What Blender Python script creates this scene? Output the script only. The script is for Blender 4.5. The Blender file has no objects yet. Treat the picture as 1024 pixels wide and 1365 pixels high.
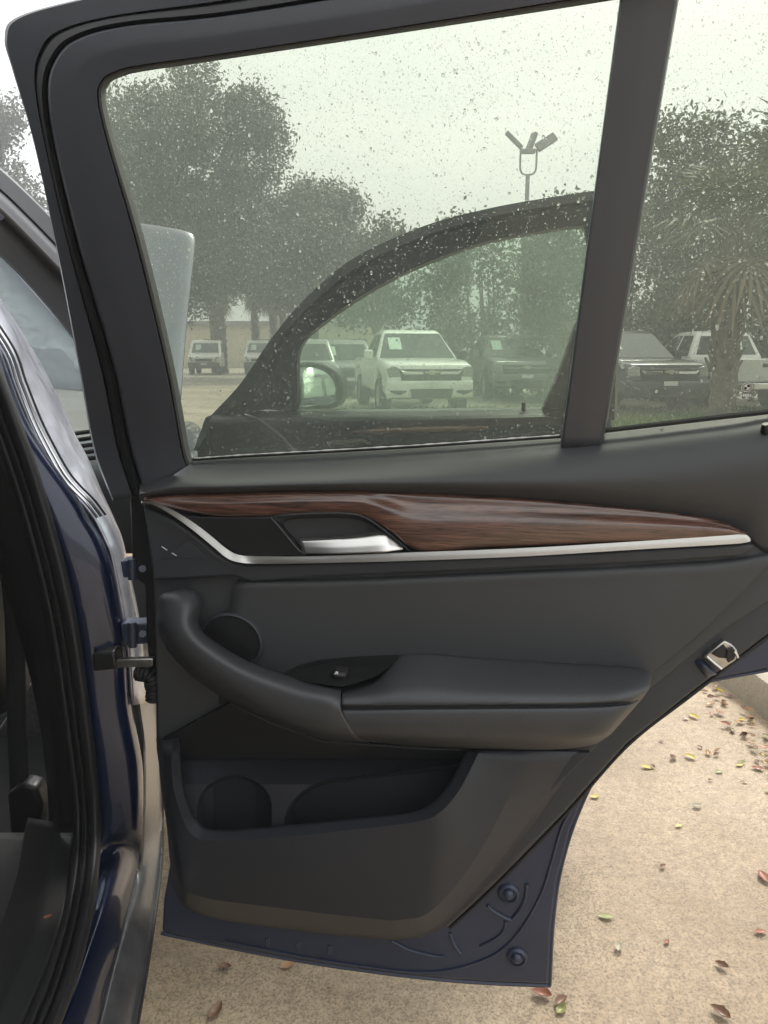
import bpy, bmesh, math, random
import numpy as np
from mathutils import Vector, Matrix
R = math.radians
random.seed(7)
rng = np.random.default_rng(7)
sc = bpy.context.scene
col = sc.collection

# ------------------------------------------------------------------ camera
CAM_H, PITCH, F = 1.32, R(12.1), 1000.0
CAM = Vector((0, 0, CAM_H))
cam_d = bpy.data.cameras.new('camera')
cam = bpy.data.objects.new('camera', cam_d)
col.objects.link(cam)
cam.location = CAM
cam.rotation_euler = (R(90) - PITCH, 0, 0)
cam_d.sensor_fit = 'HORIZONTAL'
cam_d.sensor_width = 36.0
cam_d.lens = 36.0 * F / 1024.0
cam_d.clip_start = 0.02
cam_d.clip_end = 2000
sc.camera = cam

# ------------------------------------------------------------------ sky, sun, exposure
SUN_EL, SUN_AZ = R(52), R(28)        # azimuth clockwise from +Y
w = bpy.data.worlds.new('World')
sc.world = w
w.use_nodes = True
nt = w.node_tree
for n_ in list(nt.nodes):
    nt.nodes.remove(n_)
wo = nt.nodes.new('ShaderNodeOutputWorld')
bg = nt.nodes.new('ShaderNodeBackground')
sky = nt.nodes.new('ShaderNodeTexSky')
sky.sky_type = 'NISHITA'
sky.sun_disc = False
sky.sun_elevation = SUN_EL
sky.sun_rotation = SUN_AZ
sky.dust_density = 6.0
sky.air_density = 1.4
hs = nt.nodes.new('ShaderNodeHueSaturation')
hs.inputs['Saturation'].default_value = 0.18
mx = nt.nodes.new('ShaderNodeMixRGB')
mx.inputs[0].default_value = 0.72
tc = nt.nodes.new('ShaderNodeTexCoord')
mpn = nt.nodes.new('ShaderNodeMapping')
mpn.inputs['Scale'].default_value = (1.2, 1.2, 3.0)
cn = nt.nodes.new('ShaderNodeTexNoise')
cn.inputs['Scale'].default_value = 2.2
cn.inputs['Detail'].default_value = 5
cr = nt.nodes.new('ShaderNodeValToRGB')
cr.color_ramp.elements[0].position = 0.3
cr.color_ramp.elements[0].color = (7.6, 7.8, 7.9, 1)
cr.color_ramp.elements[1].position = 0.75
cr.color_ramp.elements[1].color = (10.5, 10.4, 10.0, 1)
nt.links.new(tc.outputs['Generated'], mpn.inputs[0])
nt.links.new(mpn.outputs[0], cn.inputs['Vector'])
nt.links.new(cn.outputs[0], cr.inputs[0])
nt.links.new(sky.outputs[0], hs.inputs['Color'])
nt.links.new(hs.outputs[0], mx.inputs[1])
nt.links.new(cr.outputs[0], mx.inputs[2])
nt.links.new(mx.outputs[0], bg.inputs[0])
bg.inputs[1].default_value = 0.085
nt.links.new(bg.outputs[0], wo.inputs[0])

sd = bpy.data.lights.new('sun', 'SUN')
so = bpy.data.objects.new('sun', sd)
col.objects.link(so)
sd.energy = 1.5
sd.angle = R(14)
sd.color = (1.0, 0.95, 0.87)
sdir = Vector((math.sin(SUN_AZ) * math.cos(SUN_EL), math.cos(SUN_AZ) * math.cos(SUN_EL), math.sin(SUN_EL)))
so.rotation_euler = (-sdir).to_track_quat('-Z', 'Y').to_euler()
so.location = (6, 10, 20)
sc.view_settings.view_transform = 'Standard'
sc.view_settings.look = 'None'
sc.view_settings.exposure = 1.32
sc.view_settings.gamma = 1
sc.view_settings.use_curve_mapping = False
sc.render.engine = 'CYCLES'
sc.cycles.use_denoising = True
sc.cycles.max_bounces = 10
sc.cycles.transparent_max_bounces = 24
sc.cycles.caustics_reflective = False
sc.cycles.caustics_refractive = False

# ------------------------------------------------------------------ materials
def mat(name, color, rough=0.5, metal=0.0, coat=0.0, coat_r=0.05, spec=0.5, bump=None, vary=None, sheen=0.0):
    """bump=(scale, strength, distance); vary=(scale, amount) colour variation"""
    m = bpy.data.materials.new(name)
    m.use_nodes = True
    t = m.node_tree
    b = t.nodes['Principled BSDF']
    b.inputs['Base Color'].default_value = (*color, 1)
    b.inputs['Roughness'].default_value = rough
    b.inputs['Metallic'].default_value = metal
    b.inputs['Coat Weight'].default_value = coat
    b.inputs['Coat Roughness'].default_value = coat_r
    b.inputs['Specular IOR Level'].default_value = spec
    b.inputs['Sheen Weight'].default_value = sheen
    co = t.nodes.new('ShaderNodeTexCoord')
    if vary:
        n = t.nodes.new('ShaderNodeTexNoise')
        n.inputs['Scale'].default_value = vary[0]
        n.inputs['Detail'].default_value = 6
        r = t.nodes.new('ShaderNodeValToRGB')
        a = vary[1]
        r.color_ramp.elements[0].position = .3
        r.color_ramp.elements[1].position = .7
        r.color_ramp.elements[0].color = tuple(c * (1 - a) for c in color) + (1,)
        r.color_ramp.elements[1].color = tuple(min(1, c * (1 + a)) for c in color) + (1,)
        t.links.new(co.outputs['Object'], n.inputs['Vector'])
        t.links.new(n.outputs[0], r.inputs[0])
        t.links.new(r.outputs[0], b.inputs['Base Color'])
        mr = t.nodes.new('ShaderNodeMapRange')
        mr.inputs[3].default_value = max(0, rough - .07)
        mr.inputs[4].default_value = min(1, rough + .07)
        t.links.new(n.outputs[0], mr.inputs[0])
        t.links.new(mr.outputs[0], b.inputs['Roughness'])
    if bump:
        n = t.nodes.new('ShaderNodeTexNoise')
        n.inputs['Scale'].default_value = bump[0]
        n.inputs['Detail'].default_value = 3
        bp = t.nodes.new('ShaderNodeBump')
        bp.inputs['Strength'].default_value = bump[1]
        bp.inputs['Distance'].default_value = bump[2]
        t.links.new(co.outputs['Object'], n.inputs['Vector'])
        t.links.new(n.outputs[0], bp.inputs['Height'])
        t.links.new(bp.outputs[0], b.inputs['Normal'])
    return m

def mat_glass(name, tint, film, film_col=(.85, .9, .85), fs=5):
    """thin tinted pane: transparent + wet film that scatters + fresnel gloss"""
    m = bpy.data.materials.new(name)
    m.use_nodes = True
    t = m.node_tree
    for x in list(t.nodes):
        t.nodes.remove(x)
    o = t.nodes.new('ShaderNodeOutputMaterial')
    tr = t.nodes.new('ShaderNodeBsdfTransparent')
    tr.inputs[0].default_value = (*tint, 1)
    tl = t.nodes.new('ShaderNodeBsdfTranslucent')
    tl.inputs[0].default_value = (*film_col, 1)
    gl = t.nodes.new('ShaderNodeBsdfGlossy')
    gl.inputs['Roughness'].default_value = 0.02
    fr = t.nodes.new('ShaderNodeFresnel')
    fr.inputs[0].default_value = 1.45
    mu = t.nodes.new('ShaderNodeMath'); mu.operation = 'MULTIPLY'; mu.inputs[1].default_value = 0.6
    co = t.nodes.new('ShaderNodeTexCoord')
    nz = t.nodes.new('ShaderNodeTexNoise'); nz.inputs['Scale'].default_value = fs; nz.inputs['Detail'].default_value = 8
    mr = t.nodes.new('ShaderNodeMapRange')
    mr.inputs[1].default_value = .3; mr.inputs[2].default_value = .75
    mr.inputs[3].default_value = film * .6; mr.inputs[4].default_value = film * 1.5
    m1 = t.nodes.new('ShaderNodeMixShader'); m2 = t.nodes.new('ShaderNodeMixShader')
    t.links.new(co.outputs['Object'], nz.inputs['Vector'])
    t.links.new(nz.outputs[0], mr.inputs[0])
    t.links.new(mr.outputs[0], m1.inputs[0])
    t.links.new(tr.outputs[0], m1.inputs[1]); t.links.new(tl.outputs[0], m1.inputs[2])
    t.links.new(fr.outputs[0], mu.inputs[0]); t.links.new(mu.outputs[0], m2.inputs[0])
    t.links.new(m1.outputs[0], m2.inputs[1]); t.links.new(gl.outputs[0], m2.inputs[2])
    t.links.new(m2.outputs[0], o.inputs[0])
    return m

M = {}
M['carpet'] = mat('black_carpet', (.012, .012, .013), .95, spec=.1)
M['paint'] = mat('blue_paint', (.004, .012, .050), .38, .4, 1.0, .04, vary=(3, .2))
M['paint'].node_tree.nodes['Principled BSDF'].inputs['Coat IOR'].default_value = 1.55
M['paint_in'] = mat('blue_paint_inner', (.042, .053, .092), .42, .2, .25, .25, vary=(6, .15), bump=(220, .05, .001))
M['charcoal'] = mat('charcoal_plastic', (.043, .046, .054), .52, bump=(900, .18, .0006), vary=(4, .08))
M['charcoal_soft'] = mat('charcoal_soft_trim', (.053, .055, .059), .55, bump=(700, .25, .0006), vary=(4, .08))
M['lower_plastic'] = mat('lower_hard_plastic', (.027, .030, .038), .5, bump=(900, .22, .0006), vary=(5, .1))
M['leather'] = mat('charcoal_leather', (.057, .060, .067), .47, bump=(420, .3, .0008), vary=(8, .08))
M['black'] = mat('black_plastic', (.012, .012, .013), .45, bump=(600, .1, .0005))
M['rubber'] = mat('black_rubber', (.016, .016, .018), .55)
M['frame'] = mat('satin_black_frame', (.063, .068, .082), .40, coat=.2, coat_r=.3, bump=(500, .08, .0004), vary=(6, .07))
M['channel'] = mat('glass_run_channel', (.075, .077, .082), .6)
M['alu'] = mat('satin_aluminium', (.60, .59, .57), .40, 1.0, bump=(600, .05, .0003))
M['chrome'] = mat('chrome', (.75, .75, .75), .12, 1.0)
M['steel'] = mat('zinc_steel', (.50, .49, .46), .32, .95, vary=(60, .25))
M['cloth'] = mat('black_webbing', (.014, .014, .016), .8)
M['mark'] = mat('white_print', (.7, .7, .7), .5)
M['white_paint'] = mat('white_vehicle_paint', (.78, .78, .75), .35, 0, .8, .06, vary=(2, .04))
M['dark_paint'] = mat('dark_vehicle_paint', (.045, .050, .055), .35, .3, .8, .06, vary=(2, .1))
M['grey_paint'] = mat('grey_vehicle_paint', (.15, .16, .15), .35, .3, .8, .06, vary=(2, .1))
M['car_glass'] = mat('vehicle_glass', (.03, .042, .04), .08, 0, .6, .02)
M['lamp'] = mat('lamp_lens', (.30, .31, .31), .15, .2, .8, .03, vary=(20, .4))
M['paper'] = mat('mint_price_sheet', (.58, .74, .64), .6)
M['tyre'] = mat('tyre_rubber', (.018, .018, .018), .8)
M['rim'] = mat('wheel_rim', (.45, .45, .45), .3, .9)
M['gold'] = mat('bow_emblem', (.40, .37, .30), .3, .7)
M['bark'] = mat('bark', (.10, .085, .065), .9, bump=(14, .8, .03), vary=(5, .35))
M['pole'] = mat('pole_metal', (.16, .16, .16), .5, .3)

def leafmat(name, c1, c2, trans=.35):
    m = bpy.data.materials.new(name)
    m.use_nodes = True
    t = m.node_tree
    b = t.nodes['Principled BSDF']
    b.inputs['Roughness'].default_value = .5
    g = t.nodes.new('ShaderNodeNewGeometry')
    r = t.nodes.new('ShaderNodeValToRGB')
    r.color_ramp.elements[0].color = (*c1, 1)
    r.color_ramp.elements[1].color = (*c2, 1)
    t.links.new(g.outputs['Random Per Island'], r.inputs[0])
    t.links.new(r.outputs[0], b.inputs['Base Color'])
    tl = t.nodes.new('ShaderNodeBsdfTranslucent')
    t.links.new(r.outputs[0], tl.inputs[0])
    ms = t.nodes.new('ShaderNodeMixShader')
    ms.inputs[0].default_value = trans
    o = t.nodes['Material Output']
    t.links.new(b.outputs[0], ms.inputs[1]); t.links.new(tl.outputs[0], ms.inputs[2])
    t.links.new(ms.outputs[0], o.inputs[0])
    return m
M['oak'] = leafmat('oak_leaves', (.055, .072, .052), (.12, .14, .095))
M['shrub'] = leafmat('shrub_leaves', (.07, .09, .055), (.15, .17, .105))
M['palm'] = leafmat('palm_leaves', (.045, .065, .030), (.11, .13, .055))
M['palm_dry'] = leafmat('dry_palm_leaves', (.14, .11, .06), (.24, .19, .11))
M['grass'] = leafmat('grass_blades', (.09, .13, .03), (.17, .21, .05))

def wood_mat():
    m = bpy.data.materials.new('open_pore_wood')
    m.use_nodes = True
    t = m.node_tree
    b = t.nodes['Principled BSDF']
    co = t.nodes.new('ShaderNodeTexCoord')
    mp = t.nodes.new('ShaderNodeMapping')
    mp.inputs['Rotation'].default_value = (0, R(-2), R(9))
    mp.inputs['Scale'].default_value = (9, 1.5, 190)
    nz = t.nodes.new('ShaderNodeTexNoise'); nz.inputs['Scale'].default_value = 1.0
    nz.inputs['Detail'].default_value = 8; nz.inputs['Roughness'].default_value = .65; nz.inputs['Distortion'].default_value = .6
    mp2 = t.nodes.new('ShaderNodeMapping')
    mp2.inputs['Rotation'].default_value = (0, R(-2), R(9))
    mp2.inputs['Scale'].default_value = (34, 2, 760)
    n2 = t.nodes.new('ShaderNodeTexNoise'); n2.inputs['Scale'].default_value = 1.0; n2.inputs['Detail'].default_value = 4
    r = t.nodes.new('ShaderNodeValToRGB')
    e = r.color_ramp.elements
    e[0].position = .30; e[0].color = (.035, .016, .011, 1)
    e[1].position = .72; e[1].color = (.22, .100, .062, 1)
    k = r.color_ramp.elements.new(.5); k.color = (.125, .058, .039, 1)
    r2 = t.nodes.new('ShaderNodeValToRGB')
    r2.color_ramp.elements[0].position = .36; r2.color_ramp.elements[0].color = (.35, .33, .33, 1)
    r2.color_ramp.elements[1].position = .52; r2.color_ramp.elements[1].color = (1, 1, 1, 1)
    mul = t.nodes.new('ShaderNodeMixRGB'); mul.blend_type = 'MULTIPLY'; mul.inputs[0].default_value = 1
    for mm, nn in ((mp, nz), (mp2, n2)):
        t.links.new(co.outputs['Object'], mm.inputs[0]); t.links.new(mm.outputs[0], nn.inputs['Vector'])
    t.links.new(nz.outputs[0], r.inputs[0]); t.links.new(n2.outputs[0], r2.inputs[0])
    t.links.new(r.outputs[0], mul.inputs[1]); t.links.new(r2.outputs[0], mul.inputs[2])
    t.links.new(mul.outputs[0], b.inputs['Base Color'])
    b.inputs['Roughness'].default_value = .42
    b.inputs['Coat Weight'].default_value = 1.0
    b.inputs['Coat Roughness'].default_value = .24
    b.inputs['Coat IOR'].default_value = 1.65
    bp = t.nodes.new('ShaderNodeBump'); bp.inputs['Strength'].default_value = .25; bp.inputs['Distance'].default_value = .0008
    t.links.new(n2.outputs[0], bp.inputs['Height']); t.links.new(bp.outputs[0], b.inputs['Normal'])
    return m
M['wood'] = wood_mat()

def ground_mat(name, c1, c2, speck, rough=(.35, .75), scale=1.0):
    m = bpy.data.materials.new(name)
    m.use_nodes = True
    t = m.node_tree
    b = t.nodes['Principled BSDF']
    co = t.nodes.new('ShaderNodeTexCoord')
    def noise(sc_, det, ro=.6, stretch=None):
        n = t.nodes.new('ShaderNodeTexNoise')
        n.inputs['Scale'].default_value = sc_ * scale; n.inputs['Detail'].default_value = det; n.inputs['Roughness'].default_value = ro
        if stretch:
            mp = t.nodes.new('ShaderNodeMapping'); mp.inputs['Scale'].default_value = stretch; mp.inputs['Rotation'].default_value = (0, 0, R(12))
            t.links.new(co.outputs['Object'], mp.inputs[0]); t.links.new(mp.outputs[0], n.inputs['Vector'])
        else:
            t.links.new(co.outputs['Object'], n.inputs['Vector'])
        return n
    def ramp(n, p0, c0, p1, c1_):
        r = t.nodes.new('ShaderNodeValToRGB')
        r.color_ramp.elements[0].position = p0; r.color_ramp.elements[0].color = (*c0, 1)
        r.color_ramp.elements[1].position = p1; r.color_ramp.elements[1].color = (*c1_, 1)
        t.links.new(n.outputs[0], r.inputs[0])
        return r
    def mul(a, c):
        x = t.nodes.new('ShaderNodeMixRGB'); x.blend_type = 'MULTIPLY'; x.inputs[0].default_value = 1
        t.links.new(a.outputs[0], x.inputs[1]); t.links.new(c.outputs[0], x.inputs[2])
        return x
    big = noise(1.1, 10, .65)
    c = ramp(big, .36, c1, .62, c2)
    mid = noise(38, 5, .7)
    c = mul(c, ramp(mid, .34, (1 - speck * .45,) * 3, .60, (1.06,) * 3))
    fine = noise(170, 5, .75)
    c = mul(c, ramp(fine, .38, (1 - speck, 1 - speck * 1.03, 1 - speck * 1.08), .56, (1.08, 1.07, 1.04)))
    broom = noise(1.0, 5, .75, (9, 60, 1))
    c = mul(c, ramp(broom, .36, (1 - speck * .28,) * 3, .60, (1.0,) * 3))
    pits = noise(95, 2, .5)
    c = mul(c, ramp(pits, .24, (.42, .38, .34), .31, (1, 1, 1)))
    t.links.new(c.outputs[0], b.inputs['Base Color'])
    wet = noise(1.7, 6)
    mr = t.nodes.new('ShaderNodeMapRange'); mr.inputs[1].default_value = .35; mr.inputs[2].default_value = .65
    mr.inputs[3].default_value = rough[0]; mr.inputs[4].default_value = rough[1]
    t.links.new(wet.outputs[0], mr.inputs[0]); t.links.new(mr.outputs[0], b.inputs['Roughness'])
    bp = t.nodes.new('ShaderNodeBump'); bp.inputs['Strength'].default_value = .8; bp.inputs['Distance'].default_value = .003
    ad = t.nodes.new('ShaderNodeMath'); ad.operation = 'ADD'
    t.links.new(fine.outputs[0], ad.inputs[0]); t.links.new(mid.outputs[0], ad.inputs[1])
    t.links.new(ad.outputs[0], bp.inputs['Height']); t.links.new(bp.outputs[0], b.inputs['Normal'])
    return m
M['concrete'] = ground_mat('driveway_concrete', (.31, .228, .143), (.48, .378, .262), .44, (.10, .46))
M['kerb'] = ground_mat('kerb_concrete', (.27, .23, .17), (.39, .34, .265), .25)
M['lot'] = ground_mat('lot_concrete', (.26, .225, .165), (.36, .32, .25), .2, scale=.3)
M['earth'] = ground_mat('earth', (.16, .15, .10), (.26, .24, .17), .2, (.8, .95), scale=.2)
M['turf'] = mat('turf', (.10, .13, .035), .9, vary=(2, .4), bump=(60, .8, .03))
M['stucco'] = mat('beige_stucco', (.55, .47, .34), .9, bump=(30, .3, .01), vary=(.6, .12))
M['roof'] = mat('grey_roof', (.20, .19, .17), .8, vary=(1, .2))
M['glass'] = mat_glass('door_glass', (.780, .805, .745), .026, (.72, .79, .76))
M['glass_front'] = mat_glass('front_door_glass', (.85, .91, .865), .070, (.66, .80, .70))
M['glass_wind'] = mat_glass('windshield_glass', (.88, .92, .92), .10, (.8, .88, .9), 55)

def water_mat():
    m = bpy.data.materials.new('rain_water')
    m.use_nodes = True
    t = m.node_tree
    for x in list(t.nodes):
        t.nodes.remove(x)
    o = t.nodes.new('ShaderNodeOutputMaterial')
    g = t.nodes.new('ShaderNodeBsdfGlass'); g.inputs['IOR'].default_value = 1.33; g.inputs['Roughness'].default_value = 0
    tl = t.nodes.new('ShaderNodeBsdfTranslucent'); tl.inputs[0].default_value = (.95, .97, .97, 1)
    ms = t.nodes.new('ShaderNodeMixShader'); ms.inputs[0].default_value = .17
    t.links.new(g.outputs[0], ms.inputs[1]); t.links.new(tl.outputs[0], ms.inputs[2])
    t.links.new(ms.outputs[0], o.inputs[0])
    return m
M['water'] = water_mat()

# ------------------------------------------------------------------ mesh helpers
def link(name, me, m=None, parent=None):
    o = bpy.data.objects.new(name, me)
    col.objects.link(o)
    if m is not None and me is not None:
        me.materials.append(M[m] if isinstance(m, str) else m)
    if parent is not None:
        o.parent = parent
        o.matrix_parent_inverse = parent.matrix_world.inverted() if False else Matrix.Identity(4)
    return o

def pydata(name, v, f, m=None, parent=None, smooth=True, angle=None):
    me = bpy.data.meshes.new(name)
    me.from_pydata([tuple(x) for x in v], [], f)
    if smooth:
        me.polygons.foreach_set('use_smooth', [True] * len(me.polygons))
        if angle:
            me.set_sharp_from_angle(angle=R(angle))
    me.update()
    return link(name, me, m, parent)

def tag(o, label, cat, group=None, kind=None):
    o['label'] = label
    o['category'] = cat
    if group: o['group'] = group
    if kind: o['kind'] = kind
    return o

def struct(o, label=None):
    o['kind'] = 'structure'
    if label: o['label'] = label
    return o

def empty(name, loc=(0, 0, 0), rz=0):
    o = bpy.data.objects.new(name, None)
    col.objects.link(o)
    o.location = loc
    o.rotation_euler = (0, 0, rz)
    o.empty_display_size = .1
    return o

def crom(pts, k, lin=False):
    """resample a polyline of Vectors to k points"""
    n = len(pts)
    out = []
    for i in range(k):
        t = i * (n - 1) / (k - 1)
        j = min(int(t), n - 2)
        u = t - j
        p1, p2 = pts[j], pts[j + 1]
        if lin:
            out.append(p1.lerp(p2, u)); continue
        p0 = pts[j - 1] if j > 0 else p1 * 2 - p2
        p3 = pts[j + 2] if j + 2 < n else p2 * 2 - p1
        out.append(.5 * ((2 * p1) + (p2 - p0) * u + (2 * p0 - 5 * p1 + 4 * p2 - p3) * u * u + (3 * p1 - p0 - 3 * p2 + p3) * u ** 3))
    return out

def crom_loop(pts, k):
    v = [Vector((x, y, 0)) for x, y in pts]
    o = crom(v[-1:] + v + v[:2], (len(v) + 2) * 6 + 1)
    o = o[6:-6]
    return [(p.x, p.y) for p in o]

def grid(name, rows, m, parent=None, thick=.003, angle=35, face=CAM, bev=None):
    nr, nc = len(rows), len(rows[0])
    v = [p for r in rows for p in r]
    f = [(i * nc + j, i * nc + j + 1, (i + 1) * nc + j + 1, (i + 1) * nc + j) for i in range(nr - 1) for j in range(nc - 1)]
    s = 0
    for i in range(0, nr - 1):
        for j in range(0, nc - 1):
            a, b, c = rows[i][j], rows[i][j + 1], rows[i + 1][j]
            s += (b - a).cross(c - a).dot(face - a)
    if s < 0:
        f = [tuple(reversed(x)) for x in f]
    o = pydata(name, v, f, m, parent, True, angle)
    if thick:
        md = o.modifiers.new('thickness', 'SOLIDIFY')
        md.thickness = thick
        md.offset = -1
    return o

def loft(name, rows, m, parent=None, nu=None, nv=None, linu=False, linv=False, **kw):
    nv = nv or (len(rows[0]) - 1) * 5 + 1
    nu = nu or (len(rows) - 1) * 6 + 1
    rs = [crom(r, nv, linv) for r in rows]
    cols = [crom([r[j] for r in rs], nu, linu) for j in range(nv)]
    g = [[cols[j][i] for j in range(nv)] for i in range(nu)]
    return grid(name, g, m, parent, **kw)

def slab(name, pts, back, m, parent=None, bevel=.004, seg=3):
    """closed prism: outline pts (Vectors), pushed by vector back"""
    n = len(pts)
    v = list(pts) + [p + back for p in pts]
    # orient so that the front face looks against 'back'
    nrm = Vector((0, 0, 0))
    for i in range(n):
        nrm += pts[i].cross(pts[(i + 1) % n])
    idx = list(range(n))
    flip = nrm.dot(back) > 0
    f = [tuple(idx), tuple(n + i for i in reversed(idx))]
    f += [((i + 1) % n, i, n + i, n + (i + 1) % n) for i in range(n)]
    if flip:
        f = [tuple(reversed(x)) for x in f]
    o = pydata(name, v, f, m, parent, True, 30)
    if bevel:
        md = o.modifiers.new('bevel', 'BEVEL')
        md.width = bevel; md.segments = seg; md.limit_method = 'ANGLE'; md.angle_limit = R(40)
        md.harden_normals = False
    return o

def tube_vf(path, rad, seg=8, v=None, f=None, cap=True):
    v = [] if v is None else v
    f = [] if f is None else f
    base = len(v)
    n = len(path)
    rad = rad if isinstance(rad, (list, tuple)) else [rad] * n
    up = None
    for i, p in enumerate(path):
        d = (path[min(i + 1, n - 1)] - path[max(i - 1, 0)]).normalized()
        if up is None:
            up = d.orthogonal().normalized()
        a = (up - d * up.dot(d)).normalized(); up = a
        b = d.cross(a)
        for k in range(seg):
            t = 2 * math.pi * k / seg
            v.append(p + (a * math.cos(t) + b * math.sin(t)) * rad[i])
    for i in range(n - 1):
        for k in range(seg):
            k2 = (k + 1) % seg
            f.append((base + i * seg + k, base + i * seg + k2, base + (i + 1) * seg + k2, base + (i + 1) * seg + k))
    if cap:
        f.append(tuple(base + k for k in reversed(range(seg))))
        f.append(tuple(base + (n - 1) * seg + k for k in range(seg)))
    return v, f

def tube(name, path, rad, m, parent=None, seg=8, k=None):
    p = crom(path, k) if k else path
    v, f = tube_vf(p, rad, seg)
    return pydata(name, v, f, m, parent, True, 50)

def boxvf(lo, hi, v=None, f=None):
    v = [] if v is None else v
    f = [] if f is None else f
    b = len(v)
    for z in (lo[2], hi[2]):
        for x, y in ((lo[0], lo[1]), (hi[0], lo[1]), (hi[0], hi[1]), (lo[0], hi[1])):
            v.append(Vector((x, y, z)))
    f += [tuple(b + i for i in q) for q in ((3, 2, 1, 0), (4, 5, 6, 7), (0, 1, 5, 4), (1, 2, 6, 5), (2, 3, 7, 6), (3, 0, 4, 7))]
    return v, f

def bevel_mod(o, wd, seg=2):
    md = o.modifiers.new('bevel', 'BEVEL')
    md.width = wd; md.segments = seg; md.limit_method = 'ANGLE'; md.angle_limit = R(35)
    return o

def box(name, lo, hi, m, parent=None, bev=0):
    v, f = boxvf(lo, hi)
    o = pydata(name, v, f, m, parent, True, 30)
    if bev: bevel_mod(o, bev)
    return o

# ------------------------------------------------------------------ pixel -> ray -> surface
CP, SP = math.cos(PITCH), math.sin(PITCH)
def ray(px, py):
    u = (px - 512) / F; v = (682.5 - py) / F
    return Vector((u, CP + v * SP, -SP + v * CP))
def onplane(px, py, O, N, n, lean=0.0, zb=0.0):
    d = ray(px, py)
    t = (n - (CAM - O).dot(N) + lean * (CAM.z - zb)) / (d.dot(N) - lean * d.z)
    return CAM + d * t
def at_y(px, py, y):
    d = ray(px, py)
    return CAM + d * (y / d.y)
def at_z(px, py, z):
    d = ray(px, py)
    return CAM + d * ((z - CAM.z) / d.z)

# rear door reference plane (inner sheet metal, n = towards cabin)
DS = Vector((math.cos(R(9)), -math.sin(R(9)), 0))
DN = Vector((-math.sin(R(9)), -math.cos(R(9)), 0))
D0 = at_z(215, 1245, .35)
ZB, LEAN = 1.16, .40
def D(px, py, n=0.0):
    p = onplane(px, py, D0, DN, n)
    if p.z > ZB:
        p = onplane(px, py, D0, DN, n, LEAN, ZB)
    return p
def DL(pts, n=0.0):
    return [D(*(q if len(q) == 3 else (q[0], q[1], n))) for q in pts]

# car axes: origin on the rocker's outer edge
CA = Vector((-math.sin(R(8)), math.cos(R(8)), 0))
CR = Vector((math.cos(R(8)), math.sin(R(8)), 0))
C0 = Vector((-.38, .94, 0))
def W(a, r, z):
    return C0 + CA * a + CR * r + Vector((0, 0, z))
# front door reference plane
F0 = D0 + CA * 1.08
def FD(px, py, n=0.0):
    p = onplane(px, py, F0, DN, n)
    if p.z > ZB:
        p = onplane(px, py, F0, DN, n, .32, ZB)
    return p

#STRUCTURE
# ------------------------------------------------------------------ ground
def sheet(name, x0, x1, y0, y1, z, m, nx=1, ny=1):
    v = [(x0 + (x1 - x0) * i / nx, y0 + (y1 - y0) * j / ny, z) for j in range(ny + 1) for i in range(nx + 1)]
    f = [(j * (nx + 1) + i, j * (nx + 1) + i + 1, (j + 1) * (nx + 1) + i + 1, (j + 1) * (nx + 1) + i) for j in range(ny) for i in range(nx)]
    return pydata(name, v, f, m, None, False)
struct(sheet('ground', -150, 150, -60, 240, -.012, 'earth'))
struct(sheet('parking_lot', -60, 60, 13, 62, -.008, 'lot'))
struct(sheet('driveway', -9, 9, -8, 13.2, -.004, 'concrete'))
# kerb runs beside the driveway, parallel to the car
def K(a, r, z):
    return Vector((1.40, 2.51, 0)) + Vector((-.115, .9934, 0)) * a + Vector((.9934, .115, 0)) * r + Vector((0, 0, z))
def kerb():
    prof = [(0, -.05), (.012, .105), (.02, .122), (.04, .13), (.16, .13), (.16, -.05)]
    rows = []
    for i in range(61):
        a = -5 + i * .26
        j = .004 * math.sin(a * 5.1) + .003 * math.sin(a * 13)
        rows.append([K(a, r + (j if k < 4 else 0), z) for k, (r, z) in enumerate(prof)])
    return grid('kerb', rows, 'kerb', None, 0, 40, face=Vector((-5, 2, 3)))
struct(kerb())
pv = [K(-5, .162, .124), K(10.6, .162, .124), K(10.6, 2.4, .124), K(-5, 2.4, .124)]
struct(slab('pavement', pv, Vector((0, 0, -.17)), 'kerb', None, 0))

def verge(name, x0, x1, y0, y1, cut=None):
    o = struct(sheet(name, x0, x1, y0, y1, .03, 'turf'))
    n = int((x1 - x0) * (y1 - y0) * 160)
    xs = rng.uniform(x0, x1, n); ys = rng.uniform(y0, y1, n)
    v = []; f = []
    for x, y in zip(xs, ys):
        h = rng.uniform(.05, .12); a = rng.uniform(0, 6.28); wd = .02
        dx, dy = math.cos(a) * wd, math.sin(a) * wd
        k = len(v)
        v += [(x - dx, y - dy, .03), (x + dx, y + dy, .03), (x + rng.normal(0, .03), y + rng.normal(0, .03), .03 + h)]
        f.append((k, k + 1, k + 2))
    g = pydata('grass', v, f, 'grass', None, False)
    tag(g, 'short green grass growing in front of the parked trucks', 'grass', kind='stuff')
verge('grass_verge', -1.2, 14, 13.0, 17.5)

#CAR
# ------------------------------------------------------------------ the blue suv
suv = empty('parked_suv', C0)
tag(suv, 'dark blue wet car with its doors and bonnet open beside the kerb', 'car')
bpy.context.view_layer.update()
class Part:
    pass
def carlink(o, par):
    o.parent = par
    o.matrix_parent_inverse = par.matrix_world.inverted()
    return o
INV = Matrix.Translation(-C0)
_link = link
def link(name, me, m=None, parent=None):
    o = _link(name, me, m, parent)
    if parent is not None and (parent is suv):
        o.matrix_parent_inverse = INV
    return o

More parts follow.
